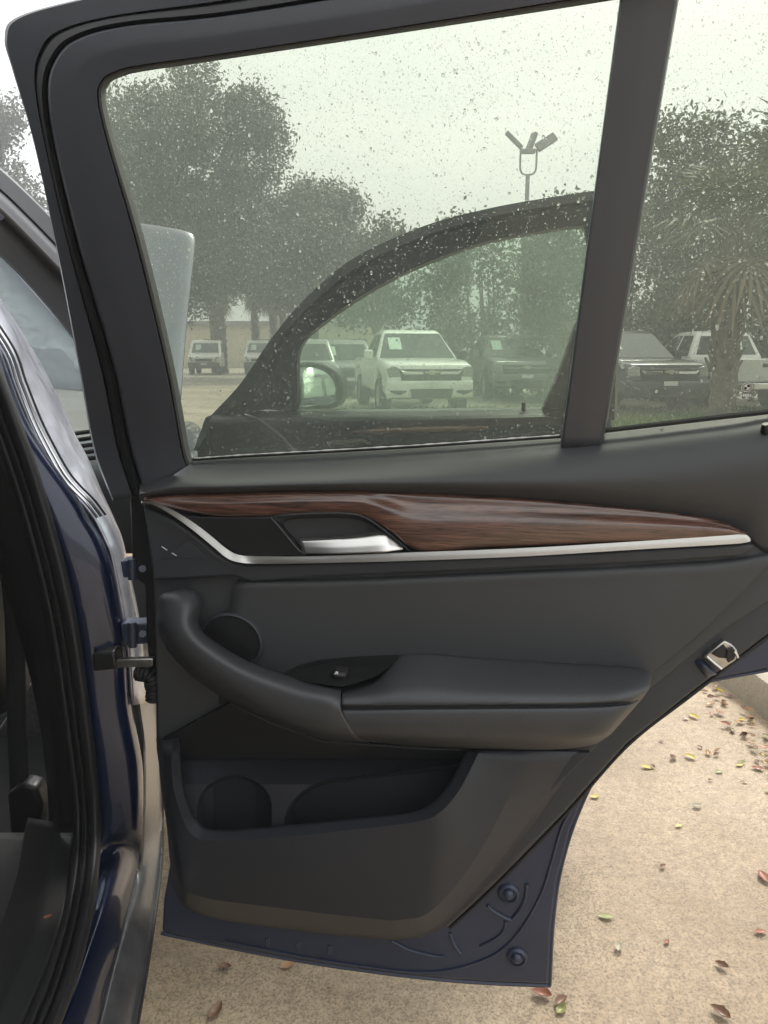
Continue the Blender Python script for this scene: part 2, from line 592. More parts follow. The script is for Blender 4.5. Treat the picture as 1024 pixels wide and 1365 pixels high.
# ---- rear door ---------------------------------------------------
door_out = [(190, 668), (203, 760), (206, 880), (207, 1000), (222, 1100), (226, 1150), (217, 1200), (215, 1244), (300, 1262), (400, 1281), (480, 1293), (560, 1303),
            (640, 1310), (733, 1314), (737, 1235), (745, 1172), (762, 1108), (787, 1048), (822, 985), (870, 938), (930, 912), (1024, 893), (1120, 880), (1200, 800), (1240, 700), (1250, 560),
            (1024, 592), (810, 615), (256, 650)]
rear_door = slab('rear_door', DL(door_out, 0), DN * -.10, 'paint_in', suv, .006)
rear_door['label'] = 'open rear door with its charcoal inner panel towards the viewer'
RD = rear_door

slab('hinge_face', DL([(172, 652), (210, 652), (214, 905), (203, 905), (196, 870), (192, 780), (176, 768)], -.012), DN * -.05, 'black', RD, .004)
# trim carrier (dark edge band) and main panel
carrier = [(189, 668), (203, 760), (206, 880), (208, 1000), (222, 1092), (233, 1185), (262, 1218), (400, 1243), (500, 1254), (560, 1253), (600, 1236), (660, 1180), (755, 1083), (836, 993),
           (918, 928), (1022, 849), (1130, 770), (1180, 700), (1190, 560), (1024, 590), (810, 605), (256, 640)]
slab('trim_carrier', DL(carrier, .020), DN * -.018, 'charcoal', RD, .006)
mainp = [(190, 672), (204, 760), (207, 880), (210, 1000), (224, 1090), (235, 1180), (268, 1217), (400, 1238), (500, 1249), (540, 1247), (590, 1218), (640, 1163), (690, 1103), (788, 1004), (866, 920), (970, 837),
         (1024, 803), (1100, 750), (1160, 690), (1175, 600), (1024, 620), (810, 640), (256, 660)]
slab('trim_panel', DL(mainp, .032), DN * -.010, 'charcoal_soft', RD, .004)

# belt / upper trim: ledge under the glass rolling over to the face
bx = [186, 230, 300, 420, 560, 700, 800, 900, 980, 1024, 1100, 1180]
top = [644, 618, 609, 603, 595, 586, 578, 566, 556, 550, 542, 534]
led = [648, 634, 634, 628, 619, 609, 601, 591, 582, 576, 568, 560]
rol = [656, 646, 645, 641, 637, 634, 632, 628, 622, 618, 612, 606]
bot = [665, 660, 658, 656, 658, 665, 674, 686, 705, 735, 745, 752]
rows = [DL(list(zip(bx, top)), -.018),
        [D(x, y, .028) for x, y in zip(bx, led)],
        [D(x, y, .058) for x, y in zip(bx, rol)],
        [D(x, (a * .5 + b * .5), .060) for x, a, b in zip(bx, rol, bot)],
        [D(x, b + 2, .036) for x, b in zip(bx, bot)]]
loft('belt_trim', rows, 'charcoal_soft', RD, 33, 67, thick=.004)
# sill seal against the glass (wet bright line)
tube('glass_seal', DL([(254, 613), (330, 608), (440, 602), (560, 595), (660, 588), (748, 582)], -.010), .0022, 'rubber', RD, 6, 40)
tube('quarter_seal', DL([(806, 574), (900, 563), (960, 556), (1024, 549), (1100, 541), (1180, 533)], -.008), .0035, 'rubber', RD, 6, 30)
v, f = [], []
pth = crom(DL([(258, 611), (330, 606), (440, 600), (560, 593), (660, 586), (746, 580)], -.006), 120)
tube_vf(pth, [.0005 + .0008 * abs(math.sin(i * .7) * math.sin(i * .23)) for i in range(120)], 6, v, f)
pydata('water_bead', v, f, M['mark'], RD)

# wood trim
wx = [191, 230, 300, 400, 470, 497, 520, 560, 640, 720, 800, 870, 930, 970, 996]
wt = [663, 659, 656, 653, 653, 654, 655, 657, 661, 666, 673, 680, 688, 697, 712]
wb = [666, 678, 689, 686, 686, 694, 709, 735, 731, 728, 724, 721, 718, 716, 714]
rows = []
for fr, na, nb in ((0, .040, .040), (.06, .047, .047), (.18, .053, .0485), (.26, .054, .051), (.34, .055, .055), (.42, .056, .0588), (.50, .057, .0608), (.70, .057, .0610), (.94, .054, .059), (1, .048, .050)):
    r_ = []
    for i, (x, a, b) in enumerate(zip(wx, wt, wb)):
        k = min(1, max(0, (x - 472) / 50.0)); k = k * k * (3 - 2 * k)
        if x > 900: k *= max(0, 1 - (x - 900) / 96.0)
        r_.append(D(x, a + (b - a) * fr, na + (nb - na) * k))
    rows.append(r_)
loft('wood_trim', rows, 'wood', RD, 55, 105, thick=.004)
# aluminium strip: swoosh then long blade
st = [(188, 667, 671), (206, 668, 674), (235, 682, 691), (262, 699, 711), (285, 717, 730), (302, 731, 744), (318, 739, 750), (345, 741, 752), (420, 741, 751), (545, 736, 748), (700, 730, 742), (850, 721, 733), (970, 713, 726), (992, 711, 724), (1001, 718, 722)]
rows = [[D(x, a, .046), D(x, a + .6, .0555 if x < 320 else .0570), D(x, (a + b) / 2, .0595 if x < 320 else .0582), D(x, b - .6, .0635 if x < 320 else .0586), D(x, b, .046)] for x, a, b in st]
loft('aluminium_strip', rows, 'alu', RD, 90, 13, linv=True, thick=.002, angle=25)

# handle bezel + cup + lever
slab('handle_bezel', DL([(232, 686), (270, 689), (362, 689), (372, 700), (395, 728), (408, 740), (345, 742), (318, 740), (300, 728), (272, 706)], .052), DN * -.014, 'black', RD, .002)
rows = []
cupx = [360, 385, 420, 460, 485, 510, 546]
cupt = [688, 687, 685, 685, 690, 706, 735]
for k, (fr, n) in enumerate(((0, .056), (.12, .030), (.35, .006), (.65, .002), (.9, .012), (1, .05))):
    rows.append([D(x + fr * (48 if i == 0 else 20 if i == 1 else 0), a + (741 - a) * fr, n if 0 < i < 6 else .050) for i, (x, a) in enumerate(zip(cupx, cupt))])
loft('handle_recess', rows, 'charcoal', RD, 26, 37, thick=.002)
tube('handle_recess_edge', DL([(361, 690, .055), (375, 706, .055), (395, 730, .055), (408, 740, .055)]), .0012, 'charcoal_soft', RD, 6, 16)
lv = [[(398, 718, .044), (399, 722, .051), (402, 730, .055), (404, 738, .057)],
      [(440, 716, .049), (440, 720, .057), (441, 730, .063), (442, 738, .066)],
      [(480, 712, .051), (480, 717, .060), (482, 728, .067), (482, 737, .070)],
      [(508, 709, .052), (510, 714, .061), (512, 726, .068), (512, 736, .071)],
      [(522, 717, .052), (523, 720, .059), (524, 728, .064), (525, 734, .066)],
      [(537, 729, .052), (537, 730, .056), (537, 731, .058), (537, 733, .057)]]
M['handle'] = mat('bright_handle', (.80, .79, .77), .36, 1.0)
loft('door_handle', [[D(*q) for q in r] for r in lv], 'handle', RD, 40, 17, linv=True, thick=.003, angle=28)

# band under the strip and soft insert
band = [(191, 676), (232, 694), (262, 715), (288, 737), (310, 751), (335, 754), (600, 745), (800, 736), (996, 725), (1010, 728), (990, 742), (800, 754), (640, 761), (470, 768), (380, 773), (335, 777), (312, 769), (203, 775)]
slab('front_trim_corner', DL(band, .045), DN * -.020, 'charcoal', RD, .005)
rows = [DL([(318, 772), (450, 770), (640, 762), (820, 753), (960, 744), (1030, 735)], .030),
        DL([(312, 780), (450, 778), (640, 770), (820, 762), (955, 755), (1040, 740)], .043),
        DL([(308, 800), (450, 798), (640, 792), (820, 786), (960, 780), (1010, 770)], .043),
        DL([(300, 850), (450, 850), (640, 850), (800, 848), (900, 840), (945, 835)], .040),
        DL([(292, 905), (450, 915), (640, 930), (760, 925), (820, 920), (850, 915)], .036),
        DL([(292, 938), (450, 975), (600, 990), (700, 985), (760, 980), (795, 975)], .033)]
loft('soft_insert', rows, 'charcoal_soft', RD, 40, 40, thick=.003)
# corner marks (tweeter cover print)
slab('tweeter_cover', DL([(214, 745), (250, 722), (262, 730), (272, 744)], .0465), DN * -.003, 'charcoal', RD, .001)
for a, b in (((215.5, 728.5), (223, 733.5)), ((229, 737), (235.5, 741))):
    tube('printed_mark', [D(*a, .0478), D(*b, .0478)], .0007, 'mark', RD, 5)

# speaker
cs = D(307, 856, .046)
def disc_rows(c, rx, rz, prof, seg=48):
    rows = []
    for rr, n in prof:
        rows.append([c + DS * (math.cos(t) * rx * rr) + Vector((0, 0, math.sin(t) * rz * rr)) + DN * n for t in [2 * math.pi * k / seg for k in range(seg + 1)]])
    return rows
sp = grid('speaker_rim', disc_rows(cs, .048, .043, [(1.03, -.006), (1.0, .0005), (.96, .0015), (.92, -.001), (.90, -.008)]), 'charcoal', RD, 0, 40)
sg = grid('speaker_grille', disc_rows(cs, .048, .043, [(.93, -.002), (.6, -.001), (.3, .0), (.01, .0)]), 'black', RD, 0, 40)

# grab handle
gh = [[(228, 792, .036), (238, 786, .042), (250, 785, .048), (258, 787, .044), (264, 790, .036)],
      [(211, 800, .040), (216, 793, .085), (238, 789, .100), (258, 791, .090), (269, 798, .050)],
      [(210, 812, .042), (216, 812, .110), (240, 808, .130), (260, 806, .115), (270, 806, .055)],
      [(212, 842, .042), (220, 840, .125), (243, 836, .145), (258, 834, .125), (266, 833, .055)],
      [(236, 882, .045), (243, 876, .130), (264, 864, .150), (277, 857, .130), (284, 853, .058)],
      [(290, 926, .045), (297, 918, .132), (316, 900, .150), (328, 889, .132), (335, 883, .060)],
      [(360, 961, .048), (366, 953, .134), (385, 930, .150), (396, 914, .134), (403, 906, .065)],
      [(430, 986, .050), (431, 976, .134), (434, 946, .150), (438, 924, .138), (442, 914, .085)],
      [(492, 991, .050), (476, 983, .128), (456, 952, .148), (454.5, 932, .138), (455, 917, .100)]]
loft('grab_handle', [[D(*q) for q in r] for r in gh], 'leather', RD, 60, 25, thick=.004)

# armrest
nn = [.036, .085, .128, .142, .135, .143, .142, .128, .070]
ar = [[(457, 917), (456, 921), (456, 927), (455.5, 938), (455, 943.5), (456, 950), (462, 966), (474, 982), (497, 990)],
      [(500, 904), (497, 912), (494, 924), (492, 938), (492, 943.5), (492, 950), (498, 968), (508, 983), (530, 993)],
      [(540, 871), (540, 893), (540, 918), (540, 937), (540, 943), (540, 949), (544, 968), (550, 985), (565, 996)],
      [(640, 876), (645, 896), (648, 920), (650, 937), (650, 942), (650, 948), (650, 968), (650, 986), (655, 999)],
      [(760, 884), (768, 900), (772, 921), (772, 936), (770, 941), (768, 947), (758, 968), (748, 987), (745, 999)],
      [(838, 889), (840, 900), (838, 917), (832, 932), (828, 938), (825, 944), (808, 966), (798, 982), (790, 993)],
      [(858, 893), (864, 900), (862, 915), (856, 926), (850, 934), (845, 940), (828, 960), (816, 974), (806, 985)],
      [(866, 897), (869, 903), (868, 910), (866, 918), (862, 924), (857, 931), (842, 948), (828, 964), (815, 979)]]
rows = []
for i, r in enumerate(ar):
    s = 1.0 if i < 6 else (.82 if i == 6 else .45)
    rows.append([D(x, y, .036 + (n - .036) * s) for (x, y), n in zip(r, nn)])
loft('armrest', rows, 'leather', RD, 64, 41, thick=.004)
tube('armrest_seam', [D(x, y, n) for x, y, n in ((456, 944, .1375), (540, 943, .1375), (650, 942.3, .1375), (770, 941, .1375), (828, 938, .1375), (850, 934, .118))], .0012, 'black', RD, 6, 50)
slab('pocket_shade', DL([(212, 1012), (216, 986), (260, 962), (306, 936), (360, 962), (430, 987), (560, 996), (650, 1000), (640, 1014)], .044), DN * -.012, 'black', RD, .003)  # black sheet painting the shade below grab handle and armrest
# window switch
slab('switch_plate', [D(x, y, n) for x, y, n in ((376, 903, .062), (396, 892, .052), (425, 882, .045), (470, 877, .043), (533, 874, .043), (519, 889, .062), (505, 900, .082), (490, 906, .095), (457, 916, .120), (420, 911, .105), (395, 907, .085))], DN * -.02, 'black', RD, .0015)
sw = D(452, 899, .082)
def swp(dx, dz, dn=0):
    return sw + DS * dx + Vector((0, 0, dz)) + DN * dn
loft('window_switch', [[swp(-.014, -.006, .0), swp(-.010, -.008, .006), swp(0, -.008, .008), swp(.012, -.008, .006), swp(.015, -.006, 0)],
                       [swp(-.012, .004, .004), swp(-.006, .005, .011), swp(0, .005, .013), swp(.010, .004, .010), swp(.014, .003, .003)],
                       [swp(-.008, .010, -.006), swp(-.004, .012, -.002), swp(0, .012, -.002), swp(.010, .011, -.004), swp(.013, .009, -.008)]], 'black', RD, 14, 20, thick=.002)
p_ = swp(-.001, .005, .0125)
slab('switch_symbol', [p_ + DS * a + Vector((0, 0, b)) for a, b in ((-.0025, -.003), (.0015, -.003), (.0028, 0), (.002, .003), (-.001, .0035), (-.003, .001))], DN * -.004, 'mark', RD, .0004)
tube('switch_trim_line', DL([(423, 896, .062), (430, 899, .064), (437, 902, .068)]), .0008, 'alu', RD, 5)

# lower pocket: lip, face, chamfer round the opening
ps = [[(241, 1006), (229, 1006), (224, 1008), (218, 1008), (211, 1008)],
      [(243, 1035), (230, 1040), (225, 1045), (220, 1048), (214, 1045)],
      [(250, 1068), (238, 1075), (233, 1100), (228, 1110), (222, 1100)],
      [(264, 1095), (254, 1110), (246, 1160), (240, 1175), (233, 1184)],
      [(288, 1106), (283, 1121), (278, 1150), (270, 1196), (266, 1219)],
      [(370, 1101), (370, 1117), (375, 1160), (392, 1213), (392, 1240)],
      [(470, 1091), (472, 1106), (480, 1155), (498, 1225), (498, 1251)],
      [(548, 1082), (553, 1096), (548, 1150), (536, 1226), (540, 1252)],
      [(575, 1070), (585, 1084), (590, 1130), (578, 1212), (590, 1236)],
      [(598, 1044), (612, 1054), (625, 1090), (640, 1135), (666, 1160)],
      [(622, 999), (640, 1000), (668, 1001), (708, 1002), (778, 1003)]]
pn = [.098, .118, .112, .098, .034]
pns = [pn] * 9 + [(.088, .104, .098, .088, .034), (.066, .074, .072, .068, .034)]
rows = [[D(x, y, n) for (x, y), n in zip(r, q)] for r, q in zip(ps, pns)]
rows.insert(0, [D(x, y, n) for (x, y), n in zip([(239, 984), (231, 984), (225, 986), (218, 987), (208, 985)], (.046, .050, .050, .048, .034))])
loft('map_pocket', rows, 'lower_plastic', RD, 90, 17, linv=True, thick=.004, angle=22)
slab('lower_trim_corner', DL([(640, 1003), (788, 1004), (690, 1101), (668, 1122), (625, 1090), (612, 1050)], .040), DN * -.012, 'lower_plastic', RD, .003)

def cup_n(x, y):
    led = .036 + .052 * min(1, max(0, (y - 1012) / 34.0))
    n = led
    e = (x - 313) / 49.0
    if abs(e) < 1:
        ya = 1078 - 44 * math.sqrt(1 - e * e)
        if y > ya:
            n = .088 - .060 * math.sqrt(max(0, 1 - e * e)) ** .5 * min(1, (y - ya) / 3.0)
    e2 = (x - 470) / 90.0
    if x > 381:
        ya = 1104 - 66 * math.sqrt(max(0, 1 - ((x - 455) / 76.0) ** 2)) if x < 455 else 1038 - (x - 455) * .12
        if y > ya:
            n = .088 - .052 * min(1, (y - ya) / 4.0) * min(1, (x - 378) / 12.0)
        else:
            n = led
    return max(n, .034)
rows = []
for j in range(150):
    y = 1000 + j * .79
    rows.append([D(x, y, cup_n(x, y)) for x in np.linspace(236, 640, 260)])
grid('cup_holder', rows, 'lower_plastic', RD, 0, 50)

# window frame
fs = [((150, 668), (186, 662), (258, 616)), ((125, 600), (166, 595), (252, 595)), ((105, 490), (144, 490), (233, 490)), ((75, 330), (98, 335), (196, 330)), ((45, 190), (66, 200), (154, 188)),
      ((17, 95), (56, 115), (141, 132)), ((6, 50), (72, 68), (146, 112)), ((24, 22), (104, 44), (163, 102)), ((120, -5), (170, 28), (192, 95)), ((300, -45), (308, 14), (300, 79)),
      ((560, -95), (560, -28), (560, 40)), ((830, -150), (830, -85), (825, -1)), ((1080, -190), (1080, -130), (1080, -45)), ((1200, -160), (1190, -110), (1170, -20)), ((1270, 0), (1245, 20), (1200, 100)), ((1290, 300), (1262, 300), (1195, 320)), ((1270, 560), (1245, 560), (1185, 560))]
rows = []
for O, Rg, I in fs:
    O, Rg, I = Vector(O), Vector(Rg), Vector(I)
    q = [(O, -.050), (O, .002), (O.lerp(Rg, .05), .008), (O.lerp(Rg, .74), .010), (O.lerp(Rg, .80), -.004),
         (O.lerp(Rg, .78), -.002), (O.lerp(Rg, .84), .014), (Rg, .019), (Rg.lerp(I, .06), .012), (Rg.lerp(I, .09), -.004),
         (Rg.lerp(I, .085), -.002), (Rg.lerp(I, .10), .022), (Rg.lerp(I, .13), .026), (Rg.lerp(I, .45), .0285), (Rg.lerp(I, .50), .0287), (Rg.lerp(I, .86), .028), (Rg.lerp(I, .875), .010),
         (Rg.lerp(I, .87), .008), (Rg.lerp(I, .89), .019), (Rg.lerp(I, .93), .018), (I, -.013)]
    rows.append([onplane(p.x, p.y, D0, DN, n, LEAN, ZB) if p.y < 610 else D(p.x, p.y, n) for p, n in q])
for nm_, a_, b_, mt_ in (('frame_flange', 0, 5, 'frame'), ('frame_seal', 5, 10, 'rubber'), ('frame_cover', 10, 17, 'frame'), ('glass_channel', 17, 21, 'channel')):
    loft(nm_, [r[a_:b_] for r in rows], mt_, RD, 110, (b_ - a_ - 1) * 3 + 1, linv=True, thick=.0015, angle=14)
# divider bar
rows = []
for y in (-70, 100, 250, 400, 500, 604):
    t = (y - 0) / 580.0
    l, r = 826 - 77 * t, 905 - 98 * t
    rows.append([D(l, y, -.016), D(l + 1, y, .010), D(l + 4, y, .015), D((l + r) / 2, y, .016), D(r - 5, y, .015), D(r - 2, y, .010), D(r, y, -.016)])
loft('divider_bar', rows, 'frame', RD, 24, 19, linv=True, thick=.003, angle=16)

# panes
pane = [(254, 617), (244, 560), (230, 490), (193, 330), (150, 188), (137, 130), (143, 108), (165, 97), (300, 74), (560, 34), (832, -8), (812, 160), (755, 586)]
slab('window_pane', DL(pane, -.012), DN * -.004, 'glass', RD, 0)
qpane = [(800, 582), (900, -18), (1080, -52), (1172, -25), (1202, 100), (1196, 320), (1186, 545), (1024, 556)]
slab('quarter_pane', DL(qpane, -.012), DN * -.004, 'glass', RD, 0)

def inside(px, py, poly):
    c = False
    j = len(poly) - 1
    for i in range(len(poly)):
        xi, yi = poly[i]; xj, yj = poly[j]
        if (yi > py) != (yj > py) and px < (xj - xi) * (py - yi) / (yj - yi) + xi:
            c = not c
        j = i
    return c
def drops(name, poly, n_small, n_big, parent):
    LN = (DN - Vector((0, 0, LEAN))).normalized()     # pane normal (towards cabin)
    upv = (Vector((0, 0, 1)) - LN * LN.z).normalized()
    sv = LN.cross(upv)
    prof = ((1.0, .0), (.86, .32), (.50, .56))
    seg = 8
    V, Fc = [], []
    xs = [p[0] for p in poly]; ys = [p[1] for p in poly]
    n = 0
    tries = 0
    clump = [(rng.uniform(min(xs), max(xs)), rng.uniform(min(ys), max(ys)), rng.uniform(30, 110)) for _ in range(28)]
    while n < n_small + n_big and tries < 200000:
        tries += 1
        if rng.random() < .35:
            c = clump[rng.integers(len(clump))]
            x, y = rng.normal(c[0], c[2]), rng.normal(c[1], c[2])
        else:
            x, y = rng.uniform(min(xs), max(xs)), rng.uniform(min(ys), max(ys))
        if not (-10 < y < 612 and x < 1040 and inside(x, y, poly)):
            continue
        n += 1
        r = min(.0010, .00034 + rng.exponential(.00017)) if n <= n_small else rng.uniform(.0012, .0020)
        p = D(x, y, -.0161)
        h = r * rng.uniform(.7, 1.0)
        st = rng.uniform(.9, 1.35)
        b = len(V)
        ph = rng.uniform(0, 6.28)
        for rr, hh in prof:
            for k in range(seg):
                t = 2 * math.pi * k / seg
                wob = 1 + .14 * math.sin(2 * t + ph)
                V.append(p + sv * (math.cos(t) * rr * r * wob) + upv * (math.sin(t) * rr * r * wob * st) - LN * (hh * h + .0001))
        V.append(p - LN * (.68 * h + .0001))
        V.append(p - LN * .0001)
        for q in range(2):
            for k in range(seg):
                k2 = (k + 1) % seg
                Fc.append((b + q * seg + k2, b + q * seg + k, b + (q + 1) * seg + k, b + (q + 1) * seg + k2))
        for k in range(seg):
            k2 = (k + 1) % seg
            Fc.append((b + 2 * seg + k2, b + 2 * seg + k, b + 3 * seg))
            Fc.append((b + k, b + k2, b + 3 * seg + 1))
    o = pydata(name, V, Fc, 'water', parent, True, 60)
    b_ = bmesh.new(); b_.from_mesh(o.data)
    bmesh.ops.recalc_face_normals(b_, faces=b_.faces)
    b_.to_mesh(o.data); b_.free()
    o['kind'] = 'stuff'
    return o
drops('raindrops', pane, 11000, 120, RD)
drops('raindrops', qpane, 3000, 60, RD)

# etched maker's roundel on the quarter pane
ec = D(996, 516, -.0108)
LNv = (DN - Vector((0, 0, LEAN))).normalized()
upv_ = (Vector((0, 0, 1)) - LNv * LNv.z).normalized()
def ep(x, y):
    return ec + DS * x + upv_ * y
def ring(name, r0, r1, a0, a1, m, seg=40):
    v, f = [], []
    for k in range(seg + 1):
        t = a0 + (a1 - a0) * k / seg
        v += [ep(math.cos(t) * r0, math.sin(t) * r0), ep(math.cos(t) * r1, math.sin(t) * r1)]
    f = [(2 * k, 2 * k + 1, 2 * k + 3, 2 * k + 2) for k in range(seg)]
    return pydata(name, v, f, m, RD, False)
ring('etched_ring', .0058, .0064, 0, 2 * math.pi, 'mark')
ring('etched_ring', .0036, .0040, 0, 2 * math.pi, 'mark')
for q in range(4):
    ring('etched_quarter', .0001, .0036, q * math.pi / 2, (q + 1) * math.pi / 2, 'black' if q in (0, 2) else 'mark', 10)
for k, (x, h) in enumerate(((-.0055, .0035), (-.0028, .0035), (-.0001, .0035), (.0026, .0035), (.0053, .003))):
    v = [ep(x, -.0125), ep(x + .0016, -.0125), ep(x + .0016, -.0125 + h), ep(x, -.0125 + h)]
    pydata('etched_mark', v, [(0, 1, 2, 3)], 'mark', RD, False)
# lock knob
tube('lock_knob', [D(1021, 580, .02), D(1021, 572, .03), D(1021, 565, .03)], [.006, .006, .004], 'black', RD, 10)

# latch
def lt(x, y, n): return D(x, y, n)
slab('latch_plate', DL([(938, 876), (966, 854), (976, 859), (984, 868), (982, 880), (963, 893)], .030), DN * -.02, 'steel', RD, .002)
slab('latch_mouth', DL([(949, 872), (965, 859.5), (972, 868), (968, 878), (958, 877)], .0325), DN * -.01, 'black', RD, .001)
slab('latch_claw', DL([(969, 867), (978, 864), (983, 871), (979, 879), (971, 884), (969, 876)], .035), DN * -.008, 'black', RD, .001)
tube('latch_edge', DL([(942, 875, .034), (951, 883, .034), (962, 892, .034)]), .0016, 'chrome', RD, 6)
tube('latch_edge', DL([(979, 868, .037), (982, 872, .037), (984, 877, .037)]), .0016, 'chrome', RD, 6)
loft('latch_bump', [[D(*q) for q in r] for r in ([(926, 882, .021), (932, 879, .022), (938, 880, .021)], [(931, 890, .022), (938, 887, .034), (946, 887, .022)], [(940, 901, .022), (948, 897, .030), (954, 896, .022)], [(944, 904, .02), (951, 901, .021), (956, 899, .02)])], 'paint_in', RD, 14, 14, thick=.001)

# pressed sheet metal details on the lower rear corner
for c in ((678, 1191), (689, 1276)):
    cc = D(*c, .001)
    grid('plug', disc_rows(cc, .016, .016, [(1.05, -.001), (1.0, .003), (.82, .0045), (.75, .001), (.55, .001), (.45, .006), (.25, .008), (.02, .008)], 28), 'paint_in', RD, 0, 60)
for pth, rd in (([(650, 1207), (656, 1213), (670, 1222), (682, 1227)], .0028), ([(600, 1243), (605, 1258), (614, 1271)], .003), ([(522, 1254), (545, 1266), (575, 1274), (592, 1276)], .003),
                ([(702, 1178), (701, 1195), (694, 1212), (684, 1224)], .0032), ([(640, 1262), (660, 1252), (672, 1240), (674, 1228)], .0025)):
    tube('pressed_ridge', DL(pth, .001), rd, 'paint_in', RD, 8, 20)
tube('sealer_bead', DL([(762, 1078), (748, 1105), (735, 1150), (720, 1195), (690, 1245), (655, 1275), (600, 1293), (550, 1296), (480, 1288), (400, 1275), (300, 1255)], .001), .0022, 'paint_in', RD, 8, 70)
tube('edge_seal', DL([(1060, 825), (1022, 850), (918, 929), (836, 994), (755, 1084), (660, 1181), (600, 1237)], .010), .0028, 'rubber', RD, 8, 60)
tube('hem_edge', DL(door_out[7:14], -.004), .003, 'paint_in', RD, 6, 50)
tube('hem_edge', DL(door_out[13:22], -.004), .003, 'paint_in', RD, 6, 50)
for x in (357, 398, 440):
    box('clip', D(x, 1256 + (x - 357) * .12, 0) - Vector((.004, .002, .008)), D(x, 1256 + (x - 357) * .12, 0) + Vector((.004, .006, .008)), 'paint_in', RD, .001)

# ---- front door --------------------------------------------------
fout = [(262, 585), (262, 560), (290, 540), (330, 545), (500, 548), (725, 545), (800, 540), (815, 600), (830, 800), (800, 900), (300, 900), (255, 760)]
def FL(pts, n=0.0):
    return [FD(*(q if len(q) == 3 else (q[0], q[1], n))) for q in pts]
front_door = slab('front_door', FL([(262, 588), (272, 556), (300, 548), (500, 549), (725, 546), (812, 540), (822, 600), (822, 850), (780, 905), (300, 890), (262, 760)], 0), DN * -.11, 'black', suv, .01)
front_door['label'] = 'open front door seen through the rear door glass'
FDO = front_door
fo = [(258, 600), (275, 562), (320, 512), (364, 448), (410, 395), (470, 345), (560, 303), (650, 278), (740, 262), (800, 254), (822, 262)]
fi = [(275, 604), (345, 548), (398, 545), (402, 468), (440, 428), (500, 388), (560, 358), (640, 328), (720, 312), (775, 305), (792, 312)]
rows = []
for o_, i_ in zip(fo, fi):
    o_, i_ = Vector(o_), Vector(i_)
    rows.append([FD(o_.x, o_.y, -.05), FD(o_.x, o_.y, 0), FD(*o_.lerp(i_, .25), .015), FD(*o_.lerp(i_, .35), .004), FD(*o_.lerp(i_, .45), .022), FD(*o_.lerp(i_, .92), .024), FD(i_.x, i_.y, -.015)])
loft('window_frame', rows, 'black', FDO, 70, 25, linv=True, angle=30)
rows = []
for (l, r) in (((776, 300), (815, 270)), ((790, 380), (826, 380)), ((766, 432), (826, 440)), ((744, 495), (824, 500)), ((720, 548), (822, 560))):
    rows.append([FD(l[0], l[1], -.015), FD(l[0] + 3, l[1], .018), FD(r[0] - 3, r[1], .018), FD(r[0], r[1], -.03)])
loft('rear_frame', rows, 'black', FDO, 24, 10, linv=True, angle=30)
slab('window_pane', FL([(392, 552), (398, 465), (436, 424), (498, 384), (560, 354), (640, 324), (720, 308), (790, 300), (800, 380), (722, 552)], -.012), DN * -.004, 'glass_front', FDO, 0)
# inner panel of the front door
rows = [FL([(285, 552), (345, 549), (450, 549), (600, 547), (725, 545), (806, 541)], .0), FL([(280, 560), (345, 557), (450, 557), (600, 556), (725, 554), (810, 552)], .05),
        FL([(275, 580), (345, 576), (450, 574), (600, 570), (725, 566), (812, 562)], .055), FL([(270, 640), (345, 640), (450, 640), (600, 640), (725, 640), (815, 640)], .03),
        FL([(270, 860), (345, 860), (450, 860), (600, 860), (725, 860), (790, 860)], .02)]
loft('trim_panel', rows, 'black', FDO, 30, 30)
rows = [[FD(x, a, .050), FD(x, (a + b) / 2, .062), FD(x, b, .052)] for x, a, b in ((326, 551, 553), (345, 557, 562), (362, 568, 574), (378, 582, 589), (392, 596, 604), (410, 604, 612))]
loft('aluminium_strip', rows, 'alu', FDO, 26, 7)
rows = [[FD(x, a, .050), FD(x, (a + b) / 2, .064), FD(x, b, .052)] for x, a, b in ((470, 572, 580), (530, 568, 578), (600, 566, 576), (650, 567, 573))]
loft('wood_trim', rows, 'wood', FDO, 26, 7)
loft('door_handle', [[FD(x, a, .055), FD(x, (a + b) / 2, .075), FD(x, b, .058)] for x, a, b in ((436, 589, 593), (465, 586, 592), (482, 584, 590), (494, 590, 593))], 'alu', FDO, 22, 7)
tube('lock_knob', FL([(698, 548, .01), (698, 536, .01)]), [.006, .005], 'black', FDO, 8)
# wing mirror, carried on the outer side of the front door
mc = FD(428, 513, -.16)
def mp_(x, z, n):
    return mc + DS * x + Vector((0, 0, z)) + DN * n
mo = [(-.075, .060), (-.03, .066), (.02, .058), (.055, .035), (.070, .0), (.068, -.035), (.050, -.062), (.0, -.070), (-.05, -.072), (-.080, -.066), (-.088, 0)]
rows = []
for sc_, n in ((.80, .0), (.86, .022), (.95, .022), (1.0, .012), (1.0, -.03), (.9, -.08), (.6, -.115), (.05, -.125)):
    rows.append([mp_(x * sc_, z * sc_, n) for x, z in mo + [mo[0]]])
loft('mirror_housing', rows, 'black', FDO, 36, 60, thick=.002)
M['mirror'] = mat('mirror_silver', (.86, .88, .88), .02, 1.0)
mrows = []
for q in (1, .85, .65, .45, .25, .01):
    mrows.append([mp_(x * .88 * q, z * .88 * q, .014 - (x * q) * .30 + z * q * -.10 - .9 * ((x * q) ** 2 + (z * q) ** 2)) for x, z in crom_loop(mo, 44)])
grid('mirror_glass', mrows, 'mirror', FDO, 0, 80)
tube('mirror_stalk', [FD(392, 552, -.10), mp_(-.06, -.07, -.04), mp_(-.03, -.05, -.05)], [.02, .02, .02], 'black', FDO, 8)

